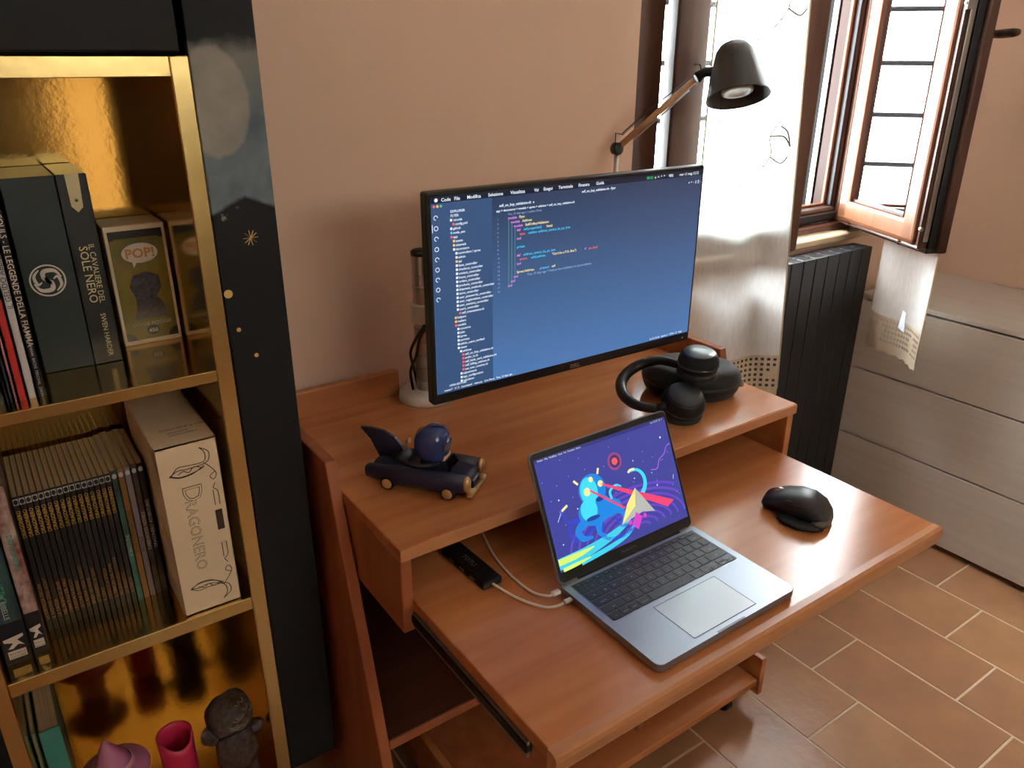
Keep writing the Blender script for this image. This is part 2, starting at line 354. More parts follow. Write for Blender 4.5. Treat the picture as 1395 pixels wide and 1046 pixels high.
for dz in (0, .34):
    b = bmesh.new()
    vine([(.20, 1.18+dz), (.25, 1.20+dz), (.285, 1.25+dz), (.28, 1.30+dz), (.30, 1.34+dz)]); vine([(.285, 1.25+dz), (.31, 1.235+dz), (.33, 1.25+dz)], .002); vine([(.28, 1.30+dz), (.31, 1.30+dz), (.335, 1.275+dz)], .0022)
    vine([(.335, 1.275+dz), (.32, 1.31+dz), (.30, 1.325+dz)], .002)
    for cx, cz, r in ((.315, 1.19, .008), (.32, 1.172, .007), (.30, 1.175, .007), (.27, 1.215, .012), (.22, 1.225, .022), (.30, 1.36, .007), (.305, 1.38, .007)):
        vine([(cx+r*math.cos(a*PI/5), cz+dz+r*math.sin(a*PI/5)) for a in range(11)], .0009)
    obj('embroidery', b, thread_m, lc)
obj('care_tag', off(prism([(0, 0), (.03, -.006), (.022, .05), (.008, .055)], (0, 0, 0), X, Z, (0, .0012, 0)), (.385, -.055, .115)), mat('satin care tag', (214, 222, 232), .35), rc)

# ---------------------------------------------------------------- radiator
rd = thing('radiator', 'tall black ribbed radiator under the window', 'radiator', (1.7185, 1.405, .09))
fm = None
for i in range(11):
    if fm is None:
        o = obj('fin', box(.0012, .0573, -.035, .035, 0, .837, .003, 2), rad_m, rd); fm = o.data
    else:
        o = bpy.data.objects.new('fin', fm); COL.objects.link(o); o.parent = rd
    o.location = (.0585*i, 0, 0)
for i in range(10): obj('joint_cap', off(cyl(.007, 0, .006, 10), (.0585*(i+1), 0, .832)), steel, rd)
b = box(.0, .64, -.012, .012, .05, .075); box(0, .64, -.012, .012, .76, .785, bm=b); box(.1, .13, -.01, .066, .76, .785, bm=b); box(.0, .03, -.01, .01, .05, .785, bm=b); tube([(.02, 0, .06), (.02, 0, -.09)], .009, 8, bm=b)
obj('manifold', b, rad_m, rd)

# ---------------------------------------------------------------- dresser
dr = thing('dresser', 'pale ash three drawer dresser against the pink wall', 'dresser', (2.60, .55, 0))
y0, y1 = -.55, .83
obj('body', off(box(2.385, 2.835, .0, 1.38, .03, .755), (-2.60, -.55, 0)), ash_d, dr)
obj('plinth', off(box(2.41, 2.83, .02, 1.36, 0, .03), (-2.60, -.55, 0)), ash_d, dr)
obj('end_panel', box(-.234, .235, .81, .832, .03, .757, .002), ash, dr); obj('end_panel', box(-.234, .235, -.552, -.53, .03, .757, .002), ash, dr)
obj('dresser_top', box(-.236, .237, -.555, .834, .757, .773, .002), ash, dr)
for z0, z1 in ((.022, .275), (.281, .516), (.522, .751)):
    obj('drawer_front', box(-.238, -.214, -.552, .832, z0, z1, .001), ash, dr)

# ================================================================== DESK
dk = thing('computer_desk', 'cherry wood computer desk with raised shelf and pulled out tray', 'desk', (.9, 1.2, 0))
DO = (-.9, -1.2, 0)
def dpart(name, bm, m, parent=None): return obj(name, off(bm, DO), m, parent or dk)
for x in (.406, 1.379):     # slanted side panels rising above the shelf
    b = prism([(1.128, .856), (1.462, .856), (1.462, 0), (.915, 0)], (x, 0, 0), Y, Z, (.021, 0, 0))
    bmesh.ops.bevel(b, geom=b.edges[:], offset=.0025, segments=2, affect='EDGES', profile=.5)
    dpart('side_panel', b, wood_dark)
dpart('raised_top', box(.4275, 1.3785, .905, 1.44, .777, .80, .002, 2), wood)
dpart('top_edge_band', box(.4285, 1.3775, .9035, .906, .7785, .7985), wood_edge)
for x in (.429, 1.358): 
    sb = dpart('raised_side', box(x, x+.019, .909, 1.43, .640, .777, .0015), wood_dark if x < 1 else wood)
dpart('back_upstand', box(.4275, .706, 1.441, 1.46, .60, .852, .002), wood); dpart('back_upstand', box(.81, 1.3785, 1.441, 1.46, .60, .852, .002), wood)
under = mat('shade darkened underboard', (92, 54, 38), .5, c2=(78, 44, 30), vscale=(3, 30, 30))  # board colour darkened to carry the shade beneath the desk
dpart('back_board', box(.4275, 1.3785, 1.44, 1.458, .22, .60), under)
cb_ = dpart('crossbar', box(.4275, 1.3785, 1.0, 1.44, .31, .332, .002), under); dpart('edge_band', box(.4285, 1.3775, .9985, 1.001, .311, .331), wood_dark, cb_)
tr = dpart('keyboard_tray', box(.447, 1.332, .556, 1.20, .678, .70, .0015), wood)
prof = [(.700, .560), (.7003, .548), (.697, .5425), (.690, .541), (.672, .5435), (.662, .549), (.658, .560)]
dpart('front_lip', prism([(y, z) for z, y in prof], (.446, 0, 0), Y, Z, (.887, 0, 0)), wood_edge, tr)
for x, s in ((.449, 1), (1.330, -1)):
    b = box(min(x, x-.004*s), max(x, x-.004*s)+.0, .60, 1.15, .648, .676); dpart('slide_rail', b, steel, tr)
    dpart('slide_channel', box(x-.006, x+.006, .60, 1.18, .655, .671, .002), blk, tr)

# low trolley under the tray
tv = thing('printer_trolley', 'low cherry wood trolley shelf on castors under the desk', 'trolley', (.95, 1.0, 0))
TO = (-.95, -1.0, 0)
tv_p = lambda n, bm, m: obj(n, off(bm, TO), m, tv)
tv_p('shelf_board', box(.57, 1.328, .862, 1.2, .080, .10, .002), wood); tv_p('end_board', box(1.329, 1.346, .857, 1.2, .052, .16, .002), wood); tv_p('end_board', box(.552, .569, .857, 1.2, .052, .16, .002), wood)
tv_p('upper_board', box(.57, 1.328, .905, 1.2, .140, .156, .002), wood_dark)
tv_p('divider', box(.98, .995, .91, 1.2, .10, .14), wood_dark)
for x in (.62, 1.275):
    for y in (.91, 1.15):
        b = off(xf(cyl(.020, -.012, .012, 16, .003), Matrix.Rotation(PI/2, 4, 'Y')), (x, y, .020)); box(x-.016, x+.016, y-.004, y+.012, .03, .08, bm=b); tv_p('castor', b, blk)

# ================================================================== BOOKCASE
bc = thing('bookcase', 'black painted bookcase lined with gold foil and a moonlit mural', 'bookcase', (.08, 1.3, 0))
BO = (-.08, -1.3, 0)
bp_ = lambda n, bm, m, par=None: obj(n, off(bm, BO), m, par or bc)
YF, YB, XL, XR, HT = 1.167, 1.44, -.099, .2655, 1.97
bp_('outer_side', box(.366, .384, YF+.004, 1.462, .194, HT), blackp); bp_('outer_side', box(-.222, -.204, YF+.004, 1.462, .194, HT), blackp)
bp_('outer_top', box(-.222, .384, YF, 1.462, HT-.02, HT), blackp)
bp_('outer_back', box(-.204, .366, 1.444, 1.462, .17, HT-.02), blackp)
bp_('foot', box(-.10, .26, 1.22, 1.43, 0, .178), blackp)
bp_('base_board', box(-.204, .366, 1.20, 1.443, .165, .186), blackp)
bp_('cabinet_door', box(-.16, .2765, 1.146, 1.1665, 1.4885, 1.955, .003, 2), blackp)
bp_('upper_infill', box(XL, XR, 1.17, 1.44, 1.486, 1.50), blackp)
bp_('back_lining', box(XL, XR, YB, YB+.003, .19, 1.484), gold)
bp_('side_lining', box(XR, XR+.003, YF+.006, YB, .19, 1.484), gold); bp_('side_lining', box(XL-.003, XL, YF+.006, YB, .19, 1.484), gold)
bp_('edge_trim', box(XR, .2905, YF-.003, YF+.007, .194, 1.485, .0015), gold_s); bp_('edge_trim', box(-.124, XL, YF-.003, YF+.007, .194, 1.485, .0015), gold_s)
bp_('carcass_side', box(XR+.003, .2905, YF+.007, YB, .19, 1.484), blackp); bp_('carcass_side', box(-.124, XL-.003, YF+.007, YB, .19, 1.484), blackp)
for z0, z1 in ((1.459, 1.484), (1.0245, 1.042), (.595, .619), (.178, .201)):
    sh = bp_('shelf', box(XL, XR, YF+.004, YB, z0, z1), gold)
    bp_('shelf_trim', box(XL, XR, YF-.002, YF+.0045, z0, z1+.0005, .001), gold_s, sh)
# front stile with the painted night scene
mural = bpy.data.materials.new('night sky mural'); mural.use_nodes = True
def build_mural(m):
    nt = m.node_tree; N = nt.nodes; L = nt.links; P = N['Principled BSDF']; P.inputs['Roughness'].default_value = .65; P.inputs['Specular IOR Level'].default_value = .25
    tc = N.new('ShaderNodeTexCoord'); sx = N.new('ShaderNodeSeparateXYZ'); L.new(tc.outputs['Object'], sx.inputs[0])
    def nz(s, det=4):
        n = N.new('ShaderNodeTexNoise'); n.inputs['Scale'].default_value = s; n.inputs['Detail'].default_value = det; L.new(tc.outputs['Object'], n.inputs[0]); return n.outputs[0]
    def mth(op, a, b=None, c=None):
        n = N.new('ShaderNodeMath'); n.operation = op
        for i, q in enumerate((a, b, c)):
            if q is None: continue
            if isinstance(q, (int, float)): n.inputs[i].default_value = q
            else: L.new(q, n.inputs[i])
        return n.outputs[0]
    def mix(f, a, b):
        n = N.new('ShaderNodeMix'); n.data_type = 'RGBA'; L.new(f, n.inputs[0])
        for i, q in ((6, a), (7, b)):
            if isinstance(q, tuple): n.inputs[i].default_value = q
            else: L.new(q, n.inputs[i])
        return n.outputs[2]
    def step(v, lo, hi):
        n = N.new('ShaderNodeMapRange'); n.inputs[1].default_value = lo; n.inputs[2].default_value = hi; L.new(v, n.inputs[0]); return n.outputs[0]
    x, z = sx.outputs[0], sx.outputs[2]; n1 = nz(22); n2 = nz(70)
    zz = mth('ADD', z, mth('MULTIPLY', mth('SUBTRACT', n1, .5), .05)); z2 = mth('ADD', z, mth('MULTIPLY', mth('SUBTRACT', n1, .5), .016))
    # cloud band between the mountain line and the dark top
    mx = mth('ABSOLUTE', mth('SUBTRACT', x, .262)); ridge = mth('SUBTRACT', 1.296, mth('MULTIPLY', mx, .42))
    up = step(mth('SUBTRACT', z2, ridge), -.002, .004); top = step(zz, 1.508, 1.488)
    sky = mix(step(n1, .3, .7), rgb(84, 98, 110), rgb(122, 136, 142)); sky = mix(step(zz, 1.40, 1.48), sky, rgb(122, 124, 120))
    col = mix(mth('MULTIPLY', up, top), rgb(27, 27, 30), sky)
    # low cloud shadow and moon disc
    dx = mth('SUBTRACT', x, .236); dz = mth('MULTIPLY', mth('SUBTRACT', z, 1.425), .66)
    rad = mth('SQRT', mth('ADD', mth('MULTIPLY', dx, dx), mth('MULTIPLY', dz, dz)))
    moon = step(mth('ADD', rad, mth('MULTIPLY', mth('SUBTRACT', n2, .5), .006)), .050, .0455)
    mcol = mix(step(n1, .35, .65), rgb(138, 138, 130), rgb(160, 152, 142))
    col = mix(mth('MULTIPLY', moon, .85), col, mcol)
    sc = step(n2, .60, .66); low = mth('MULTIPLY', step(z, 1.25, 1.27), step(z, 1.305, 1.285)); left = step(x, .262, .235)
    col = mix(mth('MULTIPLY', mth('MULTIPLY', sc, low), left), col, rgb(130, 132, 128))
    L.new(col, P.inputs['Base Color'])
build_mural(mural)
st = bp_('painted_stile', box(.2915, .384, YF-.002, YF+.018, .194, HT, .002, 2), mural)
bp_('front_stile', box(-.222, -.1245, YF-.002, YF+.018, .194, HT, .002, 2), blackp)
for x, z, r in ((.2985, 1.1575, .0065), (.3065, 1.100, .0034), (.328, 1.0545, .0034)):
    bp_('painted_dot', flat(circ(x, z, r, 16), (0, YF-.002, 0), X, Z), brass, st)
b = bmesh.new()
for a in (0, 35, 65, 100, 140):
    c, s = math.cos(math.radians(a))*.011, math.sin(math.radians(a))*.011; flat([(.342-c-.0007, 1.2365-s), (.342-c+.0004, 1.2365-s-.0006), (.342+c+.0007, 1.2365+s), (.342+c-.0004, 1.2365+s+.0006)], (0, YF-.002, 0), X, Z, bm=b)
bp_('painted_star', b, brass, st)

# ---------------------------------------------------------------- books, top shelf
def book(name, label, cat, x0, x1, y0, y1, z0, h, cover, spine_text=None, grp=None, pages=True, ct=.0016, tmat=None, top_in=.003):
    root = thing(name, label, cat, ((x0+x1)/2, y0, z0), 0, grp); w = (x1-x0)/2; d = y1-y0
    if pages:
        b = box(-w, -w+ct, 0, d, 0, h); box(w-ct, w, 0, d, 0, h, bm=b); box(-w, w, 0, ct, 0, h, bm=b); obj('cover', b, cover, root)
        obj('pages', box(-w+ct, w-ct, ct, d-.002, .001, h-top_in), paper, root)
    else: obj('cover', box(-w, w, 0, d, 0, h, .0012), cover, root)
    if spine_text: obj('spine_lettering', text(spine_text, (0, -.0002, 0), Z, -X), tmat or white_p, root)
    return root
Z1, Z2, Z3 = 1.042, .619, .201
red = mat('red book cloth', (196, 44, 40), .45); dkg = mat('charcoal book cover', (34, 33, 36), .4); pinkc = mat('pink magazine spine', (206, 140, 144), .5)
greyc = mat('light grey comic spine', (196, 196, 200), .45); inkc = mat('black glossy cover', (22, 21, 23), .35); redp = mat('red print', (206, 40, 34), .5); slate = mat('slate blue cover', (74, 78, 90), .45)
t = book('rulebook', 'black spined book with a red ampersand on top shelf', 'book', -.040, -.008, 1.205, 1.42, Z1, .275, inkc)
obj('ampersand_mark', text([('&', 0, .012, .026, 'CENTER')], (0, -.0002, 0), X, Z, bold=.02), redp, t)
book('slim_comic', 'slim charcoal comic between ampersand book and slate comic', 'comic', -.0075, -.0035, 1.205, 1.40, Z1, .27, dkg)
book('slim_comic', 'slim slate grey comic beside the pink magazine', 'comic', -.003, .0015, 1.205, 1.40, Z1, .268, slate)
book('magazine', 'thin pink spined magazine beside the red book', 'magazine', .002, .007, 1.205, 1.40, Z1, .262, pinkc)
book('hardback_book', 'bright red hardback book on top shelf', 'book', .0075, .0185, 1.205, 1.41, Z1, .268, red, pages=True)
book('comic_volume', 'light grey spined comic volume lettered il gelido abbraccio', 'comic', .019, .0305, 1.206, 1.40, Z1, .285, greyc, [('IL GELIDO ABBRACCIO', .13, -.0035, .0095)], tmat=inkc)
t = book('comic_volume', 'black spined comic volume with white fiamma lettering', 'comic', .031, .043, 1.207, 1.40, Z1, .29, inkc)
obj('spine_lettering', text([('DARK SOULS - LE LEGGENDE DELLA FIAMMA', .0, -.0035, .0105)], (0, -.0002, .285), -Z, X, bold=.01), white_p, t)
obj('author_lettering', text([('MANN  BACHS  PERCIVAL  ZANNA', .0, -.002, .005)], (0, -.0002, .075), -Z, X), greyc, t)
green = mat('dark green cloth cover', (34, 46, 46), .5, bump=.05, bscale=300)
goldprint = mat('pale gold print', (218, 204, 156), .4)
g = thing('thick_book', 'thick dark green book with a white dragon medallion on its spine', 'book', (.084, 1.297, Z1))
obj('slipcase', box(-.034, .0335, .004, .138, 0, .286, .0012), green, g); obj('spine', box(-.034, .0335, 0, .006, 0, .2865, .001), green, g)
b = bmesh.new(); MO = ((-.003, 0, .140), X, Z)
ribbon([(.0225*math.cos(k*PI/10), .0225*math.sin(k*PI/10)) for k in range(21)], .0022, *MO, .0006, b)
for q in (1, -1):
    ribbon([(q*.018, q*.003), (q*.0105, q*.0135), (q*-.003, q*.0135), (q*-.0045, q*.0045), (0, 0), (q*.0045, -q*.0045)], [.0015, .005, .0065, .006, .005, .004], *MO, .0006, b)
    ribbon([(q*-.009, q*.0165), (q*-.0165, q*.0075), (q*-.0135, -q*.0045), (q*-.0075, -q*.0015)], [.0015, .004, .004, .0015], *MO, .0006, b)
obj('medallion', b, white_p, g)
g = thing('gamebook', 'black spined book with pale gold ribbon tab beside the thick green book', 'book', (.138, 1.296, Z1))
obj('cover', box(-.020, .020, -.001, .138, 0, .287, .0012), mat('black spine board', (26, 26, 27), .45), g)
obj('ribbon_tab', flat([(-.008, .287), (.010, .287), (.008, .240), (.0005, .233), (-.007, .242)], (0, -.001, 0), X, Z), goldprint, g)
b = bmesh.new()
for k in range(4): a = k*PI/4; flat([(.001-math.cos(a)*.004, .250-math.sin(a)*.004), (.001-math.sin(a)*.0007, .250+math.cos(a)*.0007), (.001+math.cos(a)*.004, .250+math.sin(a)*.004), (.001+math.sin(a)*.0007, .250-math.cos(a)*.0007)], (0, -.0012, 0), X, Z, .0008, bm=b)
obj('tab_sun', b, inkc, g)
obj('spine_lettering', text([('IL CAVALIERE DEL', 0, .004, .0112), ('SOLE NERO', .002, -.009, .0165), ('SWEN HARDER', .106, .001, .0100)], (0, -.001, .186), -Z, X, bold=.006), goldprint, g)

# collectible box
pb = thing('figure_box', 'small white edged toy figure box with yellow green front', 'toy box', (.217, 1.356, Z1))
obj('box_body', box(-.045, .045, 0, .080, 0, .196, .0012), card, pb)
olive = mat('yellow green print', (150, 128, 36), .4, c2=(88, 78, 26), vscale=(14, 14, 9))
PO = ((0, 0, 0), X, Z)
obj('front_print', flat([(-.040, .008), (.040, .008), (.040, .188), (-.040, .188)], *PO), olive, pb)
b = bmesh.new()
for sx, sz in ((-1, 0), (1, 0), (-1, 1), (1, 1)):
    cx, cz = .040*sx, (.188 if sz else .008)
    obj('corner_print', flat([(cx, cz)] + [(cx - sx*.015*math.cos(k*PI/12), cz + (-1 if sz else 1)*.015*math.sin(k*PI/12)) for k in range(7)], *PO, .0009), inkc, pb)
obj('header_print', flat(rectp(-.040, .040, .176, .188), *PO, .0008), inkc, pb)
obj('speech_bubble', flat(circ(.002, .151, .027, 28, .016) , *PO, .0011), white_p, pb)
b = flat([(-.012, .141), (-.004, .138), (-.010, .128)], *PO, .0011); obj('bubble_tail', b, white_p, pb)
obj('logo_lettering', text([('POP!', .002, .144, .021, 'CENTER')], *PO, lift=.0018, bold=.03), mat('amber print', (206, 140, 62), .45), pb)
obj('plain_picture', flat([(-.022, .042), (.030, .042), (.024, .068), (.016, .078), (.026, .092), (.024, .112), (.006, .120), (-.014, .116), (-.022, .098), (-.016, .080), (-.016, .062)], *PO, .0011), mat('dark mottled print', (40, 34, 42), .4, c2=(90, 84, 90), vscale=(160, 160, 160)), pb)
obj('name_lettering', text([('OOGIE BOOGIE', .002, .031, .0085, 'CENTER')], *PO, lift=.0012), greyc, pb)
obj('number_disc', flat(circ(.002, .022, .010, 20, .008), *PO, .0011), inkc, pb); obj('number_lettering', text([('450', .002, .0185, .0095, 'CENTER')], *PO, lift=.0018, bold=.02), white_p, pb)

# ---------------------------------------------------------------- comics row, middle shelf
goldtxt = mat('gold foil lettering', (214, 176, 84), .4, metal=.4)
amb = mat('amber lettering', (196, 148, 92), .5)
comic_blk = mat('black comic cover', (24, 21, 20), .42)
titles = ['LA FORTEZZA OSCURA', 'IL RADUNO DEGLI SCOUT', 'LA CACCIA', 'NEL REGNO DI ZEHIR', 'I FANCIULLI DEL MALE', 'I FUOCHI DI ROCCA', 'LE LUNE DI FERRO', 'LA REGINA DEGLI ALGENTI', 'SENZA UN NOME', 'ATTRAVERSO LE TERRE', 'IL COVO', 'L\'ISOLA E LA STREGA', 'IL TERRORE DAL MARE', 'NEL BUIO DELLE COLLINE', 'LA VENDETTA', 'IL VARCO']
PW = .0085; YS = 1.267
tm = None
for i in range(16):
    x0 = -.034 + PW*i
    t = book('comic_volume', {0: 'black comic with gold title next to the red and white dragon spine', 15: 'black comic with gold title next to the teal and black spine'}.get(i, 'black comic with gold title between other black comics on middle shelf'), 'comic', x0+.0003, x0+PW-.0003, YS + random.uniform(0, .0015), 1.43, Z2, .250, comic_blk, grp='black comics on the middle shelf', ct=.0007, top_in=.0006)
    if tm is None:
        o = obj('series_lettering', text([('DRAGONERO', .178, -.0024, .0078)], (0, -.0002, 0), Z, -X, bold=.01), goldtxt, t); tm = o.data
        o2 = obj('publisher_band', flat(rectp(-.0036, .0036, .236, .247), (0, 0, 0), X, Z, .0005), greyc, t); pm = o2.data
        o3 = obj('band_mark', flat(circ(0, .2415, .0030, 14, .0042), (0, 0, 0), X, Z, .0009), comic_blk, t); qm = o3.data
    else:
        for n_, d_ in (('series_lettering', tm), ('publisher_band', pm), ('band_mark', qm)):
            o = bpy.data.objects.new(n_, d_); COL.objects.link(o); o.parent = t
    obj('title_lettering', text([(titles[i], .022, -.0021, .0066)], (0, -.0002, 0), Z, -X), amb, t)
oth = [('comic with teal and black spine beside the gold spined comic', mat('teal black spine', (26, 40, 40), .4, c2=(70, 120, 104), vscale=(20, 20, 16)), 'IL BASTIONE', greyc),
       ('comic with ochre gold spine in the row on middle shelf', mat('ochre spine', (138, 96, 44), .45), 'DRAGONERO MAGAZINE', comic_blk),
       ('comic with grey lilac spine in the row on middle shelf', mat('lilac grey spine', (128, 116, 122), .45), 'SPECIALE', comic_blk),
       ('comic with mottled brown spine beside the lilac spined comic', mat('mottled brown spine', (92, 70, 60), .45, c2=(30, 24, 22), vscale=(30, 30, 22)), 'DARKWOOD NOVELS', greyc),
       ('dark comic squeezed against the cream cardboard slipcase', comic_blk, 'DRAGONERO ADVENTURES', greyc)]
for i, (lb, m_, tx, tc_) in enumerate(oth):
    x0 = .1025 + .0100*i
    t = book('comic_volume', lb, 'comic', x0+.0003, x0+.0097, YS+.001+.001*i, 1.43, Z2, .252+.002*(i % 2), m_, [(tx, .09, -.0023, .0074)], ct=.0007, tmat=tc_, top_in=.0006)
    obj('band_mark', flat(circ(0, .242, .0034, 14, .0045), (0, 0, 0), X, Z, .0006), greyc, t)
navy_sp = mat('navy comic spine', (28, 32, 50), .4, c2=(60, 96, 92), vscale=(22, 22, 10)); dragart = mat('red and white dragon print', (196, 178, 168), .4, c2=(120, 40, 36), vscale=(60, 60, 40))
for nm, lb, x0, x1, yy, h, m_ in (('comic_volume', 'thick navy spined comic with white publisher emblem at shelf end', -.096, -.060, 1.213, .30, navy_sp), ('comic_volume', 'red and white dragon printed comic spine with teal title', -.0585, -.0375, 1.222, .295, dragart)):
    t = book(nm, lb, 'comic', x0, x1, yy, 1.43, Z2, h, m_, ct=.001)
    w = (x1-x0)/2
    obj('dark_foot_print', flat(rectp(-w, w, 0, .075), (0, 0, 0), X, Z, .0004), mat('navy print', (24, 26, 40), .4), t)
    b = bmesh.new(); k = w/.018
    flat(rectp(-.012*k, .012*k, .010, .024), (0, 0, 0), X, Z, .0009, bm=b); flat([(-.014*k, .047), (.013*k, .051), (.013*k, .046), (.004*k, .042), (.012*k, .030), (.004*k, .034), (-.004*k, .028), (-.010*k, .029), (-.002*k, .038), (-.013*k, .042)], (0, 0, 0), X, Z, .0009, bm=b)
    obj('publisher_emblem', b, white_p, t)
    obj('emblem_lettering', text([('BONELLI', 0, .0175, .0052*k, 'CENTER'), ('EDITORE', 0, .0118, .0052*k, 'CENTER')], (0, 0, 0), X, Z, lift=.0016), comic_blk, t)
    obj('series_lettering', text([('DRAGONERO', 0, -.006*k, .017*k)], (0, -.0004, .215), -Z, X, bold=.02), mat('teal lettering', (60, 150, 132), .45), t)
    obj('subtitle_lettering', text([('IL RIBELLE', 0, -.004*k, .010*k)], (0, -.0004, .125), -Z, X), greyc, t)

# cream slipcase box
ds = thing('cardboard_slipcase', 'cream cardboard slipcase with dark knotwork and fantasy lettering', 'slipcase', (.205, 1.176, Z2))
b = bmesh.new(); n = 14
def flap(z): return -.047 - .006*math.sin(PI*z/.31) + .003*math.sin(z*55)
b = box(-.045, .047, 0, .002, 0, .312); box(.045, .047, 0, .235, 0, .312, bm=b); box(-.045, .047, 0, .235, .310, .312, bm=b); box(-.045, .047, 0, .235, 0, .002, bm=b); box(-.045, .047, .233, .235, 0, .312, bm=b)
obj('slipcase_shell', b, card, ds)
b = bmesh.new(); R_ = []
for i in range(17):
    z = .312*i/16; R_.append([b.verts.new((-.045 + (flap(z)+.045)*k/4*.9, .001 + .014*k/4 + .0*k, z)) for k in range(5)])
for i in range(16):
    for k in range(4): b.faces.new((R_[i][k], R_[i][k+1], R_[i+1][k+1], R_[i+1][k]))
bmesh.ops.solidify(b, geom=b.faces[:], thickness=.0012)
obj('open_flap', b, card, ds)
obj('inner_card', box(-.046, -.044, .012, .233, .001, .311), card, ds)
ink = mat('brown ink', (58, 42, 34), .6); b = bmesh.new(); DOF = ((0, 0, 0), X, Z)
for zc, s in ((.272, 1), (.040, -1)):
    b = bmesh.new()
    for r in (0, .006):
        ribbon([(.018, zc+s*.028), (.031-r, zc+s*.018), (.030-r, zc+s*.004), (.020-r, zc-s*.002+r*.5), (-.004, zc-s*.004+r), (-.018, zc-s*.003+r*.8), (-.031+r*.4, zc-s*.010)], .0014, *DOF, .0006, b)
        ribbon([(.022, zc-s*.004-r*.5), (.004, zc-s*.014+r*.2), (-.016, zc-s*.016+r*.2), (-.031+r*.4, zc-s*.010)], .0014, *DOF, .0006, b)
    ribbon([(.016, zc-s*.006), (.006, zc-s*.003), (-.002, zc-s*.010), (-.010, zc-s*.006), (-.018, zc-s*.010)], .0014, *DOF, .0006, b)
    ribbon([(.022, zc), (.032, zc-s*.012), (.038, zc-s*.024), (.033, zc-s*.033), (.028, zc-s*.026), (.036, zc-s*.020)], .0013, *DOF, .0006, b)
    ribbon([(.034, zc-s*.040), (.030, zc-s*.048), (.036, zc-s*.056), (.036, zc-s*.080)], .0013, *DOF, .0006, b); ribbon([(.029, zc-s*.052), (.029, zc-s*.080)], .0013, *DOF, .0006, b)
    obj('knotwork_print', b, ink, ds)
obj('knot_panel', flat(rectp(.027, .038, .145, .182), *DOF), ink, ds)
obj('title_lettering', text([('D', 0, -.004, .042), ('RAGONERO', .027, -.003, .0240)], (-.012, -.0001, .240), -Z, X, bold=.012), ink, ds)
obj('title_inner', text([('D', 0, -.004, .042), ('RAGONERO', .027, -.003, .0240)], (-.012, -.0001, .240), -Z, X, lift=.0010, bold=-.012), card, ds)
obj('top_print', text([('CONTIENE 6 VOLUMI', 0, 0, .009), ('EDIZIONE', .01, -.014, .007), ('DRAGONERO', .01, -.024, .007)], (-.025, .06, .3122), X, Y), ink, ds)

# ---------------------------------------------------------------- bottom shelf
teal = mat('teal book cloth', (70, 150, 140), .5, var=.15, vscale=(30, 30, 30)); stone = mat('stone print cover', (120, 118, 84), .5, c2=(70, 84, 66), vscale=(50, 50, 30))
t = book('hardback_book', 'thick book with teal spine and stone patterned cover on bottom shelf', 'book', -.086, -.055, 1.25, 1.42, Z3, .243, stone)
obj('spine_panel', box(-.0155, .0150, -.0012, .0005, .001, .242), teal, t); obj('spine_lettering', text([('CATALOGO', .06, -.003, .010)], (0, -.0013, 0), Z, -X), stone, t)
book('hardback_book', 'pale green spined book against the gold shelf side', 'book', -.0975, -.0895, 1.252, 1.42, Z3, .246, mat('pale green cover', (120, 128, 96), .5))
lil = mat('lilac pink plastic', (196, 120, 160), .5); lil2 = mat('pale pink plastic', (226, 160, 178), .5)
hk = thing('hat_figurine', 'lilac witch hat figurine with pale hat band', 'figurine', (.006, 1.275, Z3))
obj('hat_cone', off(xf(lathe([(.034, 0), (.031, .012), (.025, .026), (.017, .042), (.009, .056), (.003, .066), (0, .070)], 24), Matrix.Rotation(-.10, 4, 'Y')), (0, 0, .082)), lil, hk, True)
obj('hat_brim', off(lathe([(.0, .074), (.035, .076), (.058, .072), (.061, .074), (.059, .078), (.034, .084), (0, .084)], 28), (0, 0, 0)), lil, hk, True)
obj('hat_band', off(lathe([(.0345, .083), (.0360, .085), (.0335, .097), (.0315, .098)], 24, cap=False), (0, 0, 0)), lil2, hk, True)
obj('body', lathe([(0, 0), (.026, 0), (.031, .02), (.028, .045), (.033, .06), (.026, .076), (0, .078)], 24), lil2, hk, True)
obj('charm', off(tube([(.045, .03, .07), (.055, .02, .066), (.062, .01, .07)], .004, 8), (0, -.06, -.01)), inkc, hk, True)
pk = mat('raspberry pink plastic', (206, 44, 86), .42)
cu_ = thing('pink_cup', 'raspberry pink plastic cup with a notched rim', 'cup', (.112, 1.262, Z3))
b = bmesh.new(); n = 32; rows = []
for r_, base in ((.030, 0), (.0265, .003)):
    for j in range(7):
        row = []
        for k in range(n):
            a = 2*PI*k/n; notch = max(0, math.cos(a + 1.35) - .35)*.028; h = (.112 - notch)*j/6 if j else base
            row.append(b.verts.new((r_*math.cos(a)*(1+.06*j/6), r_*math.sin(a)*(1+.06*j/6), h)))
        rows.append(row)
for i in list(range(6)) + list(range(7, 13)):
    for k in range(n): b.faces.new((rows[i][k], rows[i][(k+1) % n], rows[i+1][(k+1) % n], rows[i+1][k]))
for k in range(n): b.faces.new((rows[6][k], rows[6][(k+1) % n], rows[13][(k+1) % n], rows[13][k]))
b.faces.new(rows[0][::-1]); b.faces.new(rows[7])
obj('cup_wall', b, pk, cu_, True)
obj('slot', off(box(-.008, .008, -.0335, -.030, .035, .040, .001), (0, 0, 0)), inkc, cu_)
fig_m = mat('mottled dark figurine', (44, 34, 40), .5, c2=(92, 80, 74), vscale=(90, 90, 90), bump=.8, bscale=150)
fg = thing('lumpy_figurine', 'dark mottled lumpy figurine with a big round head', 'figurine', (.204, 1.212, Z3))
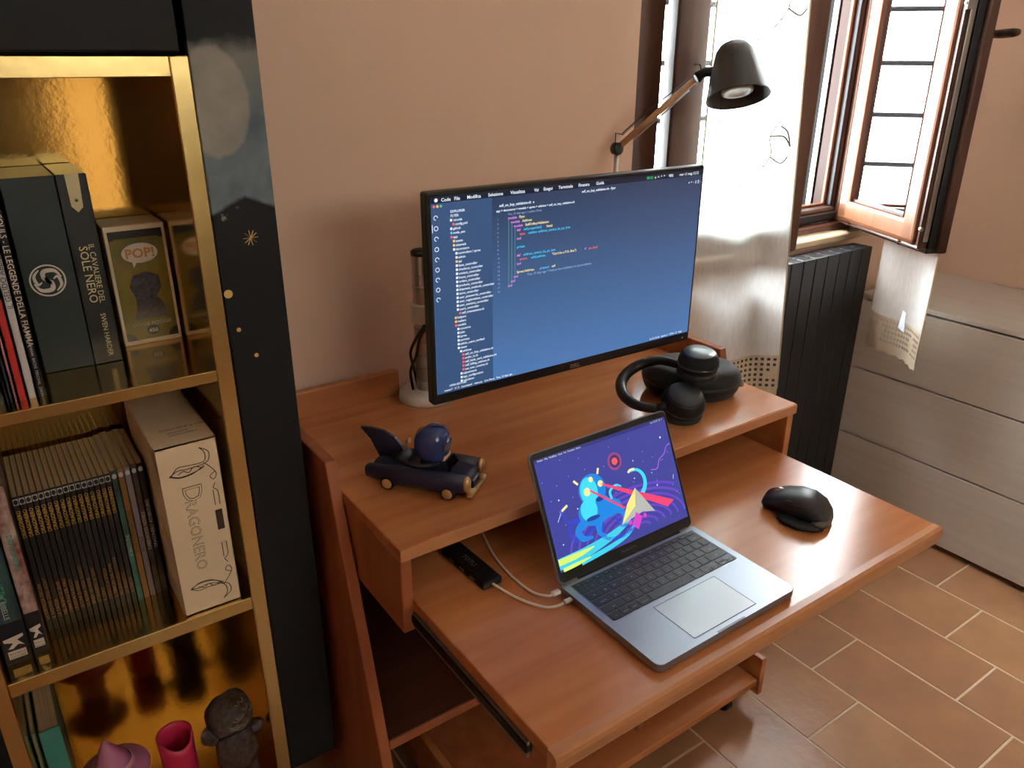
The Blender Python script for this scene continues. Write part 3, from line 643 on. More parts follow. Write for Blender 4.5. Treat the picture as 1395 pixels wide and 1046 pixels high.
def lump(r, c, sq, seed, sub=4, k=.05):
    b = bmesh.new(); bmesh.ops.create_icosphere(b, subdivisions=sub, radius=1); rn = random.Random(seed); P_ = [Vector((rn.uniform(-1, 1), rn.uniform(-1, 1), rn.uniform(-1, 1))).normalized() for _ in range(60)]
    for v in b.verts:
        d = sum(max(0, v.co.normalized().dot(p)-.93)*14 for p in P_); v.co = Vector((v.co.x*sq[0], v.co.y*sq[1], v.co.z*sq[2]))*r*(1+k*d) + Vector(c)
    return b
obj('head', lump(.042, (0, 0, .150), (1, .95, .86), 4), fig_m, fg, True); obj('body', lump(.038, (.004, 0, .068), (1, .85, 1.55), 9), fig_m, fg, True)
obj('arm', lump(.013, (.040, -.004, .10), (1.4, 1, 1.), 5, 3), fig_m, fg, True); obj('arm', lump(.013, (-.040, -.006, .122), (1.3, 1, 1.4), 6, 3), fig_m, fg, True); obj('foot', lump(.020, (.018, -.008, .012), (1, 1.2, .6), 7, 3), fig_m, fg, True); obj('foot', lump(.020, (-.018, -.008, .012), (1, 1.2, .6), 8, 3), fig_m, fg, True)
b = bmesh.new(); rn = random.Random(2)
for k in range(16):
    th, ph = rn.uniform(-2.6, -.4), rn.uniform(-.6, .9); r0 = .0425
    P0 = [Vector((r0*math.cos(th+q*.22)*math.cos(ph+q*q*.12), .95*r0*math.sin(th+q*.22)*math.cos(ph+q*q*.12), .150+.88*r0*math.sin(ph+q*q*.12))) for q in (-1, -.3, .4, 1)]
    tube(spline(P0, 3), .0017, 5, bm=b)
obj('squiggles', b, mat('dull bone squiggles', (128, 116, 92), .5), fg, True)

# ================================================================== MONITOR AND ITS POST
mp = thing('monitor_post', 'silver monitor arm post with ringed column and white round base', 'monitor arm', (.742, 1.385, .80))
obj('base_disc', lathe([(.0, 0), (.058, 0), (.060, .004), (.059, .016), (.053, .021), (.024, .023), (0, .023)], 36), white_p, mp, True)
obj('column', lathe([(.0205, .02), (.0205, .315), (.0195, .318), (0, .318)], 28), alu, mp, True)
obj('end_cap', lathe([(.0208, .314), (.0208, .322), (.017, .325), (0, .325)], 28), blk, mp, True)
for z in (.045, .074, .103, .132, .161, .250, .277): obj('ring', lathe([(.0205, z-.0016), (.0215, z-.0008), (.0215, z+.0008), (.0205, z+.0016)], 28, cap=False), steel, mp, True)
b = lathe([(.022, .172), (.027, .174), (.027, .212), (.022, .214)], 28); box(-.012, .012, -.045, -.022, .176, .210, .003, bm=b); box(.02, .045, -.012, .012, .176, .214, .004, bm=b)
obj('clamp_collar', b, white_p, mp)
b = box(-.010, .010, -.15, -.04, .180, .206, .004); xf(b, Matrix.Rotation(.5, 4, 'Z')); box(.0, .16, -.17, -.145, .182, .206, .004, bm=b); box(.13, .17, -.262, -.15, .18, .208, .004, bm=b)
obj('arm', b, alu, mp)
obj('mount_plate', box(.10, .20, -.266, -.258, .14, .25, .002), blk, mp)
b = tube(spline([(-.01, -.02, .170), (-.028, -.012, .14), (-.034, .0, .11), (-.024, .01, .075), (-.014, .012, .025)], 6), .0032, 7); tube(spline([(-.004, -.024, .170), (-.020, -.018, .145), (-.026, -.010, .105), (-.038, -.004, .07), (-.030, .004, .024)], 6), .0032, 7, bm=b); tube(spline([(-.012, -.02, .172), (.0, -.03, .166), (.02, -.032, .17)], 5), .005, 7, bm=b)
obj('cable', b, blk, mp, True)

MW, MH = .611, .358
mo = thing('monitor', 'thin bezel black computer monitor showing a code editor', 'monitor', (.893, 1.069, .934), -.012)
obj('housing', box(-MW/2, MW/2, 0, .022, 0, MH, .004, 2), blk, mo)
obj('rear_hump', box(-.17, .17, .022, .046, .06, .28, .010, 3), blk_m, mo)
scr_m = bpy.data.materials.new('editor screen with reflection'); scr_m.use_nodes = True
def build_screen(m, c0, c1, z0, z1, rough):
    nt = m.node_tree; N = nt.nodes; L = nt.links; P = N['Principled BSDF']; P.inputs['Base Color'].default_value = (.01, .01, .012, 1); P.inputs['Roughness'].default_value = rough
    tc = N.new('ShaderNodeTexCoord'); sx = N.new('ShaderNodeSeparateXYZ'); mr = N.new('ShaderNodeMapRange'); cr = N.new('ShaderNodeValToRGB')
    L.new(tc.outputs['Object'], sx.inputs[0]); L.new(sx.outputs[2], mr.inputs[0]); mr.inputs[1].default_value = z0; mr.inputs[2].default_value = z1; L.new(mr.outputs[0], cr.inputs[0])
    cr.color_ramp.elements[0].color = c0; cr.color_ramp.elements[1].color = c1; L.new(cr.outputs[0], P.inputs['Emission Color']); P.inputs['Emission Strength'].default_value = 1.
build_screen(scr_m, rgb(72, 112, 164), rgb(44, 58, 86), .03, .34, .22)  # window reflection and glow painted into the emission gradient
SX0, SX1, SZ0, SZ1 = -.298, .298, .020, .3505
scr = obj('screen', box(SX0, SX1, -.0012, .001, SZ0, SZ1), scr_m, mo)
SO = ((0, -.0013, 0), X, Z)
sw = emis('screen white text', (226, 236, 246), 1.); sb_ = emis('screen cyan text', (70, 190, 236), 1.); spk = emis('screen pink text', (226, 130, 226), 1.); sye = emis('screen yellow text', (238, 222, 150), 1.)
sre = emis('screen red', (240, 96, 84), 1.); sgr = emis('screen green', (70, 200, 120), 1.); sdim = emis('screen dim text', (130, 152, 184), 1.); sbar = emis('screen menu bar', (20, 26, 44), 1.); ssb = emis('screen side bar', (52, 78, 116), 1.); sor = emis('screen amber', (250, 190, 90), 1.)
obj('menu_bar', flat(rectp(SX0, SX1, SZ1-.010, SZ1), *SO, .0002, .0001), sbar, scr)
obj('side_bar', flat(rectp(SX0, -.186, SZ0, SZ1-.010), *SO, .0002, .0001), ssb, scr)
Wt, Cy, Pk, Ye, Re, Gr, Dm = [], [], [], [], [], [], []
xx = -.280
for i, s in enumerate(('Code', 'File', 'Modifica', 'Selezione', 'Visualizza', 'Vai', 'Esegui', 'Terminale', 'Finestra', 'Guida')):
    Wt.append((s, xx, SZ1-.0078, .0076)); xx += len(s)*.0040 + .0075
Wt += [('mer 11 mag 12:12', .236, SZ1-.0078, .0070), ('98%', .208, SZ1-.0078, .0070), ('self_on_buy_validation.rb - flyer', .0, SZ1-.0185, .0060)]
Gr.append(('30:12', .152, SZ1-.0078, .0070)); Wt.append(('o  =  ^  *', .172, SZ1-.0078, .0070))
Wt += [('x  +  -  ||  []  ..', .262, SZ1-.024, .0060)]
names = ['EXPLORER', 'FLYER', '.vscode', 'config.yml', 'github', 'node_env', 'app', 'assets', 'channels', 'decorators', 'controllers / spree', 'admin', 'api', 'base_controller', 'checkout_controller', 'contact_controller', 'home_controller', 'orders_controller', 'products_controller', 'shipment_methods_controller', 'store_controller', 'user_passwords_controller', 'user_registrations_controller', 'user_sessions_controller', 'users_controller', 'self_transactions.rb', 'helpers', 'mailers', 'models', 'concerns', 'jobs', 'spree', 'services', 'admin_users_verified', 'views', 'address', 'self_on_buy_validation.rb', 'order_in.rb', 'self_bank_card_validation.rb', 'self_billing_address.rb', 'set_user_country.rb', 'adjustments', 'app_configuration', 'calculator']
ind = [0, 0, 1, 2, 1, 1, 1, 2, 2, 2, 3, 3, 3] + [3]*12 + [4, 2, 2, 2, 3, 3, 3, 3, 3, 3, 4, 5, 5, 5, 5, 5, 4, 4, 4]
bI = {'w': bmesh.new(), 'y': bmesh.new(), 'r': bmesh.new(), 'c': bmesh.new()}
for i, s in enumerate(names):
    z = SZ1 - .0265 - i*.00675; x = -.272 + ind[i]*.0042
    Wt.append((s, x + .008, z, .0056))
    if i > 1: flat(rectp(x+.0028, x+.0066, z, z+.0038), *SO, .0005, .0002, bm=bI['y' if i in (7, 8, 12, 26, 27) else 'r' if i in (3, 6, 25, 28, 36, 37, 38, 39, 40) else 'c' if i == 5 else 'w'])
for k, m_ in (('w', sw), ('y', sor), ('r', sre), ('c', sb_)): obj('file_icons', bI[k], m_, scr)
b = bmesh.new()
for i in range(9):
    z = SZ1 - .032 - i*.0165
    ribbon([(-.2905 + .0034*math.cos(k*PI/4), z + .0034*math.sin(k*PI/4)) for k in range(9 if i % 2 else 7)], .0011, *SO, .0006, b, 2)
flat(rectp(-.2975, -.2965, SZ1-.055, SZ1-.042), *SO, .0005, .0002, bm=b)
flat(circ(-.289, SZ1-.0050, .0030, 12), *SO, .0005, .0002, bm=b)
obj('activity_icons', b, sw, scr)
for k, m_ in enumerate((sre, sor, sgr)): obj('window_button', flat(circ(-.293+.0062*k, SZ1-.0145, .0021, 12), *SO, .0006, .0002), m_, scr)
CX = -.155
Wt += [('self_on_buy_validation.rb  x', -.172, SZ1-.0265, .0062), ('app > decorators > models > spree > address > self_on_buy_validation.rb', -.178, SZ1-.0345, .0054)]
Dm += [('You, 15 days ago | 1 author (You)', CX, SZ1-.0415, .0050)] + [(str(k+1), -.176, SZ1-.0485-.0072*k, .0046) for k in range(18)]
code = [[(Pk, 'module '), (Ye, 'Flyer')], [(Pk, '  module '), (Ye, 'Address')], [(Pk, '    module '), (Ye, 'SelfOnBuyValidation')], [(Pk, '      def '), (Cy, 'self.prepended('), (Ye, 'base)')], [(Re, '        base.'), (Cy, 'validate :address_cannot_be_po_box')], [(Pk, '      end')], [],
        [(Cy, '      private')], [], [(Pk, '      def '), (Cy, 'address_cannot_be_po_box')], [(Re, '        errors.'), (Cy, 'add(:address, '), (Ye, '"Can\'t be a P.O. Box") '), (Pk, 'if '), (Re, 'po_box?')], [(Pk, '      end')], [], [(Ye, '      Spree::Address.'), (Cy, 'prepend '), (Ye, 'self')], [(Pk, '    end'), (Dm, '      You, 16 days ago * Add po box validation to spree address')], [(Pk, '  end')], [(Pk, 'end')]]
for i, ln in enumerate(code):
    x = CX
    for lst, s in ln:
        k = len(s) - len(s.lstrip(' ')); lst.append((s.strip(), x + k*.0030, SZ1-.0485-.0072*i, .0060)); x += len(s)*.0032
Wt += [('Ln 13, Col 26   Spaces: 2   UTF-8   LF   Ruby', .19, SZ0+.003, .0050), ('master*   0 ! 3   Launchpad   rubocop   Live Share   You, 15 days ago', -.285, SZ0+.003, .0050), ('OPEN EDITORS', -.275, SZ0+.010, .0050)]
for nm, lst, m_ in (('white_text', Wt, sw), ('cyan_text', Cy, sb_), ('pink_text', Pk, spk), ('yellow_text', Ye, sye), ('red_text', Re, sre), ('green_text', Gr, sgr), ('dim_text', Dm, sdim)):
    obj(nm, text(lst, *SO, bold=.015), m_, scr)['kind'] = 'stuff'
b = bmesh.new()
for k in range(3): flat(rectp(CX+.001+.0064*k, CX+.0022+.0064*k, SZ1-.165+.006*k, SZ1-.050-.007*k), *SO, .0004, .0001, bm=b)
obj('indent_guides', b, emis('screen guide', (84, 130, 120), 1.), scr)
obj('brand_lettering', text([('DELL', 0, .0055, .0105, 'CENTER')], (0, -.0003, 0), X, Z, bold=.03), steel, mo)
obj('power_light', flat(circ(.285, .009, .0016, 8), (0, -.0001, 0), X, Z), white_p, mo)

# ================================================================== LAPTOP
LW, LD = .300, .222
lp = thing('laptop', 'space grey laptop open beside the mouse with a cartoon wallpaper', 'laptop', (.795, .682, .70), .006)
def rrect(w, d, r, n=6):
    out = []
    for cx, cy, a0 in ((w/2-r, d/2-r, 0), (-w/2+r, d/2-r, PI/2), (-w/2+r, -d/2+r, PI), (w/2-r, -d/2+r, 1.5*PI)):
        out += [(cx + r*math.cos(a0+k*PI/2/n), cy + r*math.sin(a0+k*PI/2/n)) for k in range(n+1)]
    return out
b = prism(rrect(LW, LD, .011), (0, 0, .0035), X, Y, (0, 0, .0125)); bmesh.ops.bevel(b, geom=[e for e in b.edges if abs(e.verts[0].co.z-e.verts[1].co.z) < 1e-6], offset=.0010, segments=2, affect='EDGES', profile=.5)
obj('base', b, space, lp)
obj('bottom_plate', prism(rrect(LW-.006, LD-.006, .011), (0, 0, .0012), X, Y, (0, 0, .003)), blk_m, lp)
for sx in (-1, 1):
    for sy in (-1, 1): obj('rubber_foot', off(cyl(.006, 0, .0013, 14), (sx*.13, sy*.09, 0)), blk, lp)
TZ = .0160
LO = ((0, 0, TZ), X, Y)
obj('keyboard_well', flat(rectp(-.1375, .1375, -.004, .0965), *LO, .0003, .0006), mat('dark keyboard well', (92, 95, 104), .5, metal=.6), lp)
obj('trackpad', flat(rrect(.134, .083, .003), (0, -.0575, TZ), X, Y, .0004, .0008), mat('trackpad glass', (158, 161, 168), .28, metal=.7), lp)
b = bmesh.new()
for x0, x1, y0, y1 in ((-.0676, .0676, -.0164, -.0158), (-.0676, .0676, -.0994, -.0988), (-.0676, -.0670, -.0994, -.0158), (.0670, .0676, -.0994, -.0158)): flat(rectp(x0, x1, y0, y1), *LO, .0006, .0002, bm=b)
obj('trackpad_gap', b, blk_m, lp)
obj('opening_notch', box(-.030, .030, -LD/2-.0006, -LD/2+.004, .0145, .0163, .0006), mat('notch shade', (104, 106, 112), .4, metal=.8), lp)
kmesh = {}; KX0, KP = -.1358, .01872; legends = []
def key(u0, u1, y, h, s=''):
    x0, x1 = KX0 + u0*KP + .0010, KX0 + u1*KP - .0010; k = (round(x1-x0, 4), round(h, 4))
    if k not in kmesh:
        o = obj('key', box(-(x1-x0)/2, (x1-x0)/2, -h/2, h/2, 0, .0009, .0004), key_m, lp); kmesh[k] = o.data
    else:
        o = bpy.data.objects.new('key', kmesh[k]); COL.objects.link(o); o.parent = lp
    o.location = ((x0+x1)/2, y, TZ + .0003)
    if s: legends.append((s, (x0+x1)/2, y-.002, .0055 if len(s) < 2 else .0032, 'CENTER'))
kh = .0158; y = .0905
for i in range(14): key(i*14.5/14, (i+1)*14.5/14, y, .0085, ['esc'][0] if i == 0 else 'F%d' % i if i < 13 else '')
rows = [('1234567890-=', 0, 1.0, 1.5), ('QWERTYUIOP[]', 1.5, None, None), ('ASDFGHJKL;\'', 1.75, None, None), ('ZXCVBNM,./', 2.25, None, None)]
y = .0770
for i, s in enumerate('`1234567890-='): key(i, i+1, y, kh, s)
key(13, 14.5, y, kh, 'delete'); y -= .0185
key(0, 1.5, y, kh, 'tab')
for i, s in enumerate('QWERTYUIOP[]\\'): key(1.5+i, 2.5+i, y, kh, s)
y -= .0185; key(0, 1.75, y, kh, 'caps lock')
for i, s in enumerate('ASDFGHJKL;\''): key(1.75+i, 2.75+i, y, kh, s)
key(12.75, 14.5, y, kh, 'enter'); y -= .0185; key(0, 2.25, y, kh, 'shift')
for i, s in enumerate('ZXCVBNM,./'): key(2.25+i, 3.25+i, y, kh, s)
key(12.25, 14.5, y, kh, 'shift'); y -= .0185
for a, c, s in ((0, 1, 'fn'), (1, 2, 'control'), (2, 3, 'option'), (3, 4.25, 'command'), (4.25, 9.25, ''), (9.25, 10.5, 'command'), (10.5, 11.5, 'option')): key(a, c, y, kh, s)
key(11.5, 12.5, y-.004, .0078, '<'); key(12.5, 13.5, y+.004, .0074, '^'); key(12.5, 13.5, y-.004, .0074, 'v'); key(13.5, 14.5, y-.004, .0078, '>')
obj('key_legends', text(legends, (0, 0, TZ+.0013), X, Y, lift=.0001), greyc, lp)
# lid hinged at the back edge, opened to 115 degrees
HB = .106; tl_ = math.radians(65.1); LU = Vector((0, math.cos(tl_), math.sin(tl_))); LN = X.cross(LU)
LL = .2125; LOo = Vector((0, HB, .0165))
lid = obj('lid', prism(rrect(LW, LL, .010), LOo + LU*LL/2 - LN*.001, X, LU, -LN*.0045), space, lp)
obj('bezel', prism(rrect(LW-.003, LL-.003, .009), LOo + LU*LL/2, X, LU, -LN*.0012), blk, lid)
obj('hinge', tube([(-.115, HB+.001, .0145), (.115, HB+.001, .0145)], .0045, 10), blk_m, lp)
lscr = emis('indigo wallpaper', (62, 66, 148), 1., rough=.25)
W0, W1, V0, V1 = -.1435, .1435, .0185, .2015
DO_ = (LOo, X, LU)
ws = obj('display', flat(rectp(W0, W1, V0, V1), *DO_, .0004, .0003), lscr, lid)
def wp(name, c, polys=(), strokes=(), lift=.0006, s=1.):
    b = bmesh.new()
    for p in polys: flat(p, *DO_, lift, .0001, bm=b)
    for p, w in strokes: ribbon(p, w, *DO_, lift, b)
    obj(name, b, emis('wallpaper ' + name + str(lift), c, s), ws)
def uv(px, py):      # fractions of the display, origin top left
    return (W0 + (W1-W0)*px, V1 - (V1-V0)*py)
A_ = lambda *p: [uv(*q) for q in p]
wp('display_menu_bar', (44, 48, 112), [rectp(W0, W1, V1-.006, V1)])
rings = []
for k in range(8):
    rx, ry = .10+.058*k, .05+.048*k; pts = []
    for q in range(17):
        a = PI*q/16; x, y = .60 + rx*math.cos(a), .92 - ry*math.sin(a)
        if x < .995 and y < .995: pts.append(uv(x, y))
    if len(pts) > 3: rings.append((pts, .0044))
wp('purple_ripple', (98, 66, 190), strokes=rings)
wp('ribbon_trail', (60, 200, 226), strokes=[(A_((.0, .93), (.20, .92), (.38, .88), (.52, .82), (.60, .74)), [.018, .017, .013, .008, .003]), (A_((.15, .995), (.35, .97), (.52, .92), (.63, .80)), [.008, .008, .006, .003])], lift=.0007)
wp('lime_trail', (206, 232, 110), strokes=[(A_((.0, .915), (.14, .915), (.26, .90)), [.010, .009, .002]), (A_((.02, .99), (.12, .985), (.22, .975)), [.006, .006, .002])], lift=.0008)
wp('deep_tentacle', (48, 66, 196), strokes=[(A_((.30, .74), (.18, .80), (.12, .72), (.16, .62), (.24, .66)), .005), (A_((.36, .74), (.34, .86), (.46, .92), (.58, .88)), .005), (A_((.20, .66), (.12, .60), (.10, .50), (.15, .47)), .0035), (A_((.46, .70), (.48, .82), (.58, .84)), .005)], lift=.0007)
def ell(px, py, rx, ry, n=26): return [uv(px + rx*math.cos(2*PI*k/n), py + ry*math.sin(2*PI*k/n)) for k in range(n)]
wp('creature', (30, 128, 216), [ell(.34, .42, .098, .145), ell(.33, .60, .125, .135), ell(.43, .63, .09, .08)], strokes=[(A_((.25, .66), (.18, .72), (.20, .80), (.27, .82)), [.016, .013, .010, .004]), (A_((.34, .68), (.32, .80), (.36, .86)), [.016, .010, .004]), (A_((.46, .64), (.52, .72), (.50, .80)), [.014, .010, .004])], lift=.0008)
wp('creature_light', (64, 210, 236), [ell(.315, .42, .062, .125), ell(.285, .58, .06, .10)], lift=.0009)
wp('raised_tentacle', (64, 210, 236), strokes=[(A_((.66, .66), (.725, .56), (.73, .46), (.69, .39), (.63, .385)), [.009, .008, .007, .005, .003])], lift=.0009)
wp('front_tentacle', (64, 210, 236), strokes=[(A_((.46, .56), (.46, .49), (.51, .455), (.55, .485)), [.005, .005, .004, .002])], lift=.0009)
wp('creature_mouth', (24, 60, 150), [ell(.375, .52, .030, .022), ell(.30, .66, .05, .02)], lift=.00095)
wp('creature_eyes', (240, 226, 150), [circ(*uv(.300, .42), .0068, 14), circ(*uv(.405, .39), .0055, 14), circ(*uv(.345, .325), .0045, 12)], strokes=[(A_((.25, .33), (.225, .285)), .004), (A_((.40, .30), (.415, .25)), .004), (A_((.62, .39), (.64, .372), (.675, .376)), .004), (A_((.10, .50), (.145, .468)), .004)], lift=.0010)
wp('beam', (238, 66, 110), [A_((.315, .42), (.325, .41), (.545, .68), (.53, .69)), A_((.405, .40), (.415, .39), (.92, .79), (.86, .83))], lift=.0010)
wp('paper_dart', (240, 226, 130), [A_((.645, .545), (.62, .70), (.49, .82), (.56, .66))], lift=.0011)
wp('paper_dart_shade', (176, 178, 170), [A_((.645, .545), (.755, .82), (.62, .72)), A_((.62, .70), (.755, .82), (.66, .78), (.49, .82))], lift=.0012)
wp('dart_tail', (206, 70, 190), [A_((.61, .76), (.65, .82), (.60, .92), (.56, .86)), circ(*uv(.67, .82), .004, 12), circ(*uv(.55, .83), .004, 12)], lift=.0013)
wp('planet_glow', (150, 70, 120), [circ(*uv(.545, .245), .0150, 26)], lift=.0007); wp('planet_ring', (62, 52, 120), [circ(*uv(.545, .245), .0110, 22)], lift=.0008); wp('planet', (240, 90, 84), [circ(*uv(.545, .245), .0062, 18)], lift=.0009)
rn = random.Random(11)
wp('stars', (206, 222, 240), [circ(*uv(x, y), r, 8) for x, y, r in [(.93, .18, .0018), (.68, .30, .0012), (.10, .40, .0014), (.82, .60, .0016), (.21, .53, .0012), (.80, .47, .001), (.66, .46, .0012), (.06, .78, .0012)] + [(rn.random()*.96+.02, rn.random()*.7+.06, .0006) for _ in range(30)]], strokes=[(A_((.06, .58), (.10, .50)), .0010), (A_((.955, .60), (.965, .56)), .0010)])
wp('violet_wisp', (150, 96, 216), strokes=[(A_((.80, .44), (.85, .45), (.88, .38), (.93, .34), (.96, .28), (.995, .265)), .0018)])
obj('menu_lettering', text([('Finder  File  Modifica  Vista  Vai  Finestra  Aiuto', W0+.006, V1-.0048, .0046), ('lun 12:12  Q  =', W1-.006, V1-.0048, .0046, 'RIGHT')], *DO_, lift=.0009), sw, ws)
obj('model_lettering', text([('MacBook Pro', 0, .0068, .0062, 'CENTER')], *DO_, lift=.0004), mat('dim bezel print', (120, 122, 126), .4), lid)


# ---------------------------------------------------------------- hub, cables
hb = thing('usb_hub', 'black plastic usb hub with white cable lying under the raised shelf', 'hub', (.565, .925, .70), math.atan2(.12, -.005))
obj('shell', box(-.062, .062, -.019, .019, 0, .013, .003, 2), blk, hb)
obj('brand_lettering', text([('TOTU', 0, -.005, .013, 'CENTER')], (.005, 0, .0131), -X, -Y), greyc, hb)
b = bmesh.new()
for x in (-.03, .0, .03): box(x-.007, x+.007, .0188, .0193, .004, .009, bm=b)
obj('port', b, steel, hb)
cw = thing('hub_lead', 'off white lead from black hub to the laptop', 'cable', (.566, .868, .70))
obj('lead', off(tube(spline([(.566, .868, .7065), (.580, .815, .704), (.600, .775, .704), (.616, .762, .706), (.6305, .7585, .709)], 8), .0022, 8), (-.566, -.868, -.70)), cable_w, cw, True)
obj('plug', off(box(.628, .6445, .754, .763, .706, .7125, .002), (-.566, -.868, -.70)), alu, cw)
cz = thing('charging_cable', 'off white charging cable curling from behind the laptop', 'cable', (.62, .85, .70))
obj('lead', off(tube(spline([(.66, 1.08, .7025), (.632, .99, .7025), (.613, .925, .7025), (.606, .86, .7025), (.609, .812, .7035), (.620, .788, .707), (.630, .785, .709)], 8), .0022, 8), (-.62, -.85, -.70)), cable_w, cz, True)
obj('plug', off(box(.626, .642, .780, .790, .7055, .7125, .002), (-.62, -.85, -.70)), white_p, cz)

# ---------------------------------------------------------------- mouse
ms = thing('mouse', 'black ergonomic mouse with thumb rest on the pulled out tray', 'mouse', (1.150, .722, .70), math.atan2(.125, -.052))
def loft(secs, n=20):
    b = bmesh.new(); rings = []
    for x, yc, hw, z0, z1, pw in secs:
        ring = []
        for k in range(n):
            a = 2*PI*k/n; c, s = math.cos(a), math.sin(a)
            ring.append(b.verts.new((x, yc + hw*math.copysign(abs(c)**pw, c), (z0+z1)/2 + (z1-z0)/2*math.copysign(abs(s)**pw, s))))
        rings.append(ring)
    for i in range(len(rings)-1):
        for k in range(n): b.faces.new((rings[i][k], rings[i][(k+1) % n], rings[i+1][(k+1) % n], rings[i+1][k]))
    b.faces.new(rings[0][::-1]); b.faces.new(rings[-1]); return b
obj('shell', loft([(-.063, 0, .014, .004, .012, .8), (-.058, 0, .028, .002, .024, .75), (-.045, -.001, .036, .001, .040, .75), (-.025, -.003, .038, .001, .0495, .75), (0, -.005, .036, .001, .050, .75), (.025, -.008, .033, .001, .042, .7), (.045, -.010, .031, .001, .032, .7), (.058, -.011, .028, .003, .024, .7), (.0625, -.011, .022, .007, .018, .8)]), mat('graphite rubber', (38, 39, 42), .42), ms, True)
obj('thumb_rest', loft([(-.056, .012, .026, .001, .011, .6), (-.04, .024, .030, .001, .014, .6), (-.015, .032, .028, .001, .014, .6), (.010, .031, .022, .001, .012, .6), (.026, .022, .015, .001, .009, .6)]), blk_m, ms, True)
obj('side_accent', loft([(-.0625, .004, .020, .006, .016, .7), (-.058, .012, .026, .005, .019, .7), (-.046, .022, .020, .006, .020, .7), (-.034, .030, .010, .008, .017, .7)]), mat('warm grey accent', (96, 88, 78), .3, metal=.4), ms, True)
obj('scroll_wheel', off(xf(cyl(.011, -.0035, .0035, 20, .001), Matrix.Rotation(PI/2, 4, 'X')), (.036, -.010, .031)), steel, ms, True)
obj('thumb_wheel', off(xf(cyl(.009, -.003, .003, 16, .001), Matrix.Rotation(PI/2, 4, 'X')), (.010, .0245, .030)), blk, ms, True)
obj('side_button', tube(spline([(.018, .026, .030), (-.006, .030, .034), (-.028, .030, .034)], 4), .0026, 8), blk, ms, True)

# ---------------------------------------------------------------- headphones and case
def oval(cx, cy, a, bb, rot, prof, n=44):
    b = bmesh.new(); rings = []
    for k_, z in prof:
        rings.append([b.verts.new((cx + math.cos(rot)*a*k_*math.cos(t) - math.sin(rot)*bb*k_*math.sin(t), cy + math.sin(rot)*a*k_*math.cos(t) + math.cos(rot)*bb*k_*math.sin(t), z)) for t in [2*PI*q/n for q in range(n)]])
    for i in range(len(rings)-1):
        for q in range(n): b.faces.new((rings[i][q], rings[i][(q+1) % n], rings[i+1][(q+1) % n], rings[i+1][q]))
    b.faces.new(rings[0][::-1]); b.faces.new(rings[-1]); return b
hc = thing('headphone_case', 'oval black zipped headphone case on the raised shelf', 'case', (1.240, 1.085, .80))
obj('lower_shell', oval(0, 0, .108, .082, -.78, [(.80, 0), (.88, .004), (.95, .016), (.985, .028), (.985, .031)]), blk_fabric, hc, True)
obj('lid_shell', oval(0, 0, .108, .082, -.78, [(.985, .0345), (1.0, .037), (.985, .046), (.94, .056), (.85, .064), (.70, .068), (.3, .070)]), blk_fabric, hc, True)
obj('zip', oval(0, 0, .108, .082, -.78, [(.97, .030), (.995, .0315), (.995, .034), (.97, .0355)]), blk, hc, True)
obj('zip_pull', off(box(-.004, .004, -.003, .003, 0, .018, .001), (.079, -.076, .018)), steel, hc)
hp = thing('headphones', 'black over ear headphones resting half on the oval case', 'headphones', (1.13, 1.03, .80))
HO = (-1.13, -1.03, -.80)
band = spline([(1.165, 1.055, .888), (1.150, 1.098, .888), (1.121, 1.124, .876), (1.086, 1.128, .862), (1.056, 1.112, .848), (1.040, 1.080, .836), (1.044, 1.045, .829), (1.066, 1.012, .828)], 6)
obj('headband', off(tube(band, [.0085 + .0035*math.sin(PI*i/(len(band)-1)) for i in range(len(band))], 12), HO), blk, hp, True)
def cup(c, ax, r, plate):
    w = Vector(ax).normalized(); u = w.orthogonal().normalized(); M = frame_m(Vector(c) + Vector(HO), u, w.cross(u))
    root = obj('ear_cup', xf(lathe([(0, -.016), (r*.93, -.016), (r, -.006), (r*.98, .006), (r*.86, .017), (r*.80, .021), (0, .021)], 36), M), blk_m, hp, True)
    obj('ear_pad', xf(lathe([(r*.5, -.034), (r*.80, -.037), (r*.98, -.030), (r*1.0, -.022), (r*.92, -.015), (r*.5, -.015)], 36), M), blk_fabric, root, True)
    obj('cup_plate', xf(lathe([(0, .0205), (r*.76, .0205), (r*.78, .0215), (r*.74, .0228), (0, .0232)], 36), M), plate, root, True)
    obj('trim_ring', xf(lathe([(r*.985, -.0065), (r*1.012, -.005), (r*1.012, -.0025), (r*.985, -.001)], 36, cap=False), M), mat('dark trim ring', (84, 84, 86), .3, metal=.8), root, True)
cup((1.186, 1.022, .902), (-.06, -.10, 1), .0425, grey_cup)
cup((1.118, .992, .838), (-.16, -.34, .93), .0450, blk)
b = off(tube([(1.165, 1.058, .888), (1.172, 1.045, .893), (1.178, 1.030, .898)], [.010, .012, .010], 10), HO); obj('yoke', b, blk_m, hp, True); b = off(tube([(1.066, 1.012, .828), (1.080, 1.004, .832), (1.094, 1.0, .836)], [.010, .012, .010], 10), HO); obj('yoke', b, blk_m, hp, True)
obj('slider_marks', off(tube([(1.127, 1.120, .8895), (1.133, 1.116, .8905)], .0018, 6), HO), white_p, hp)

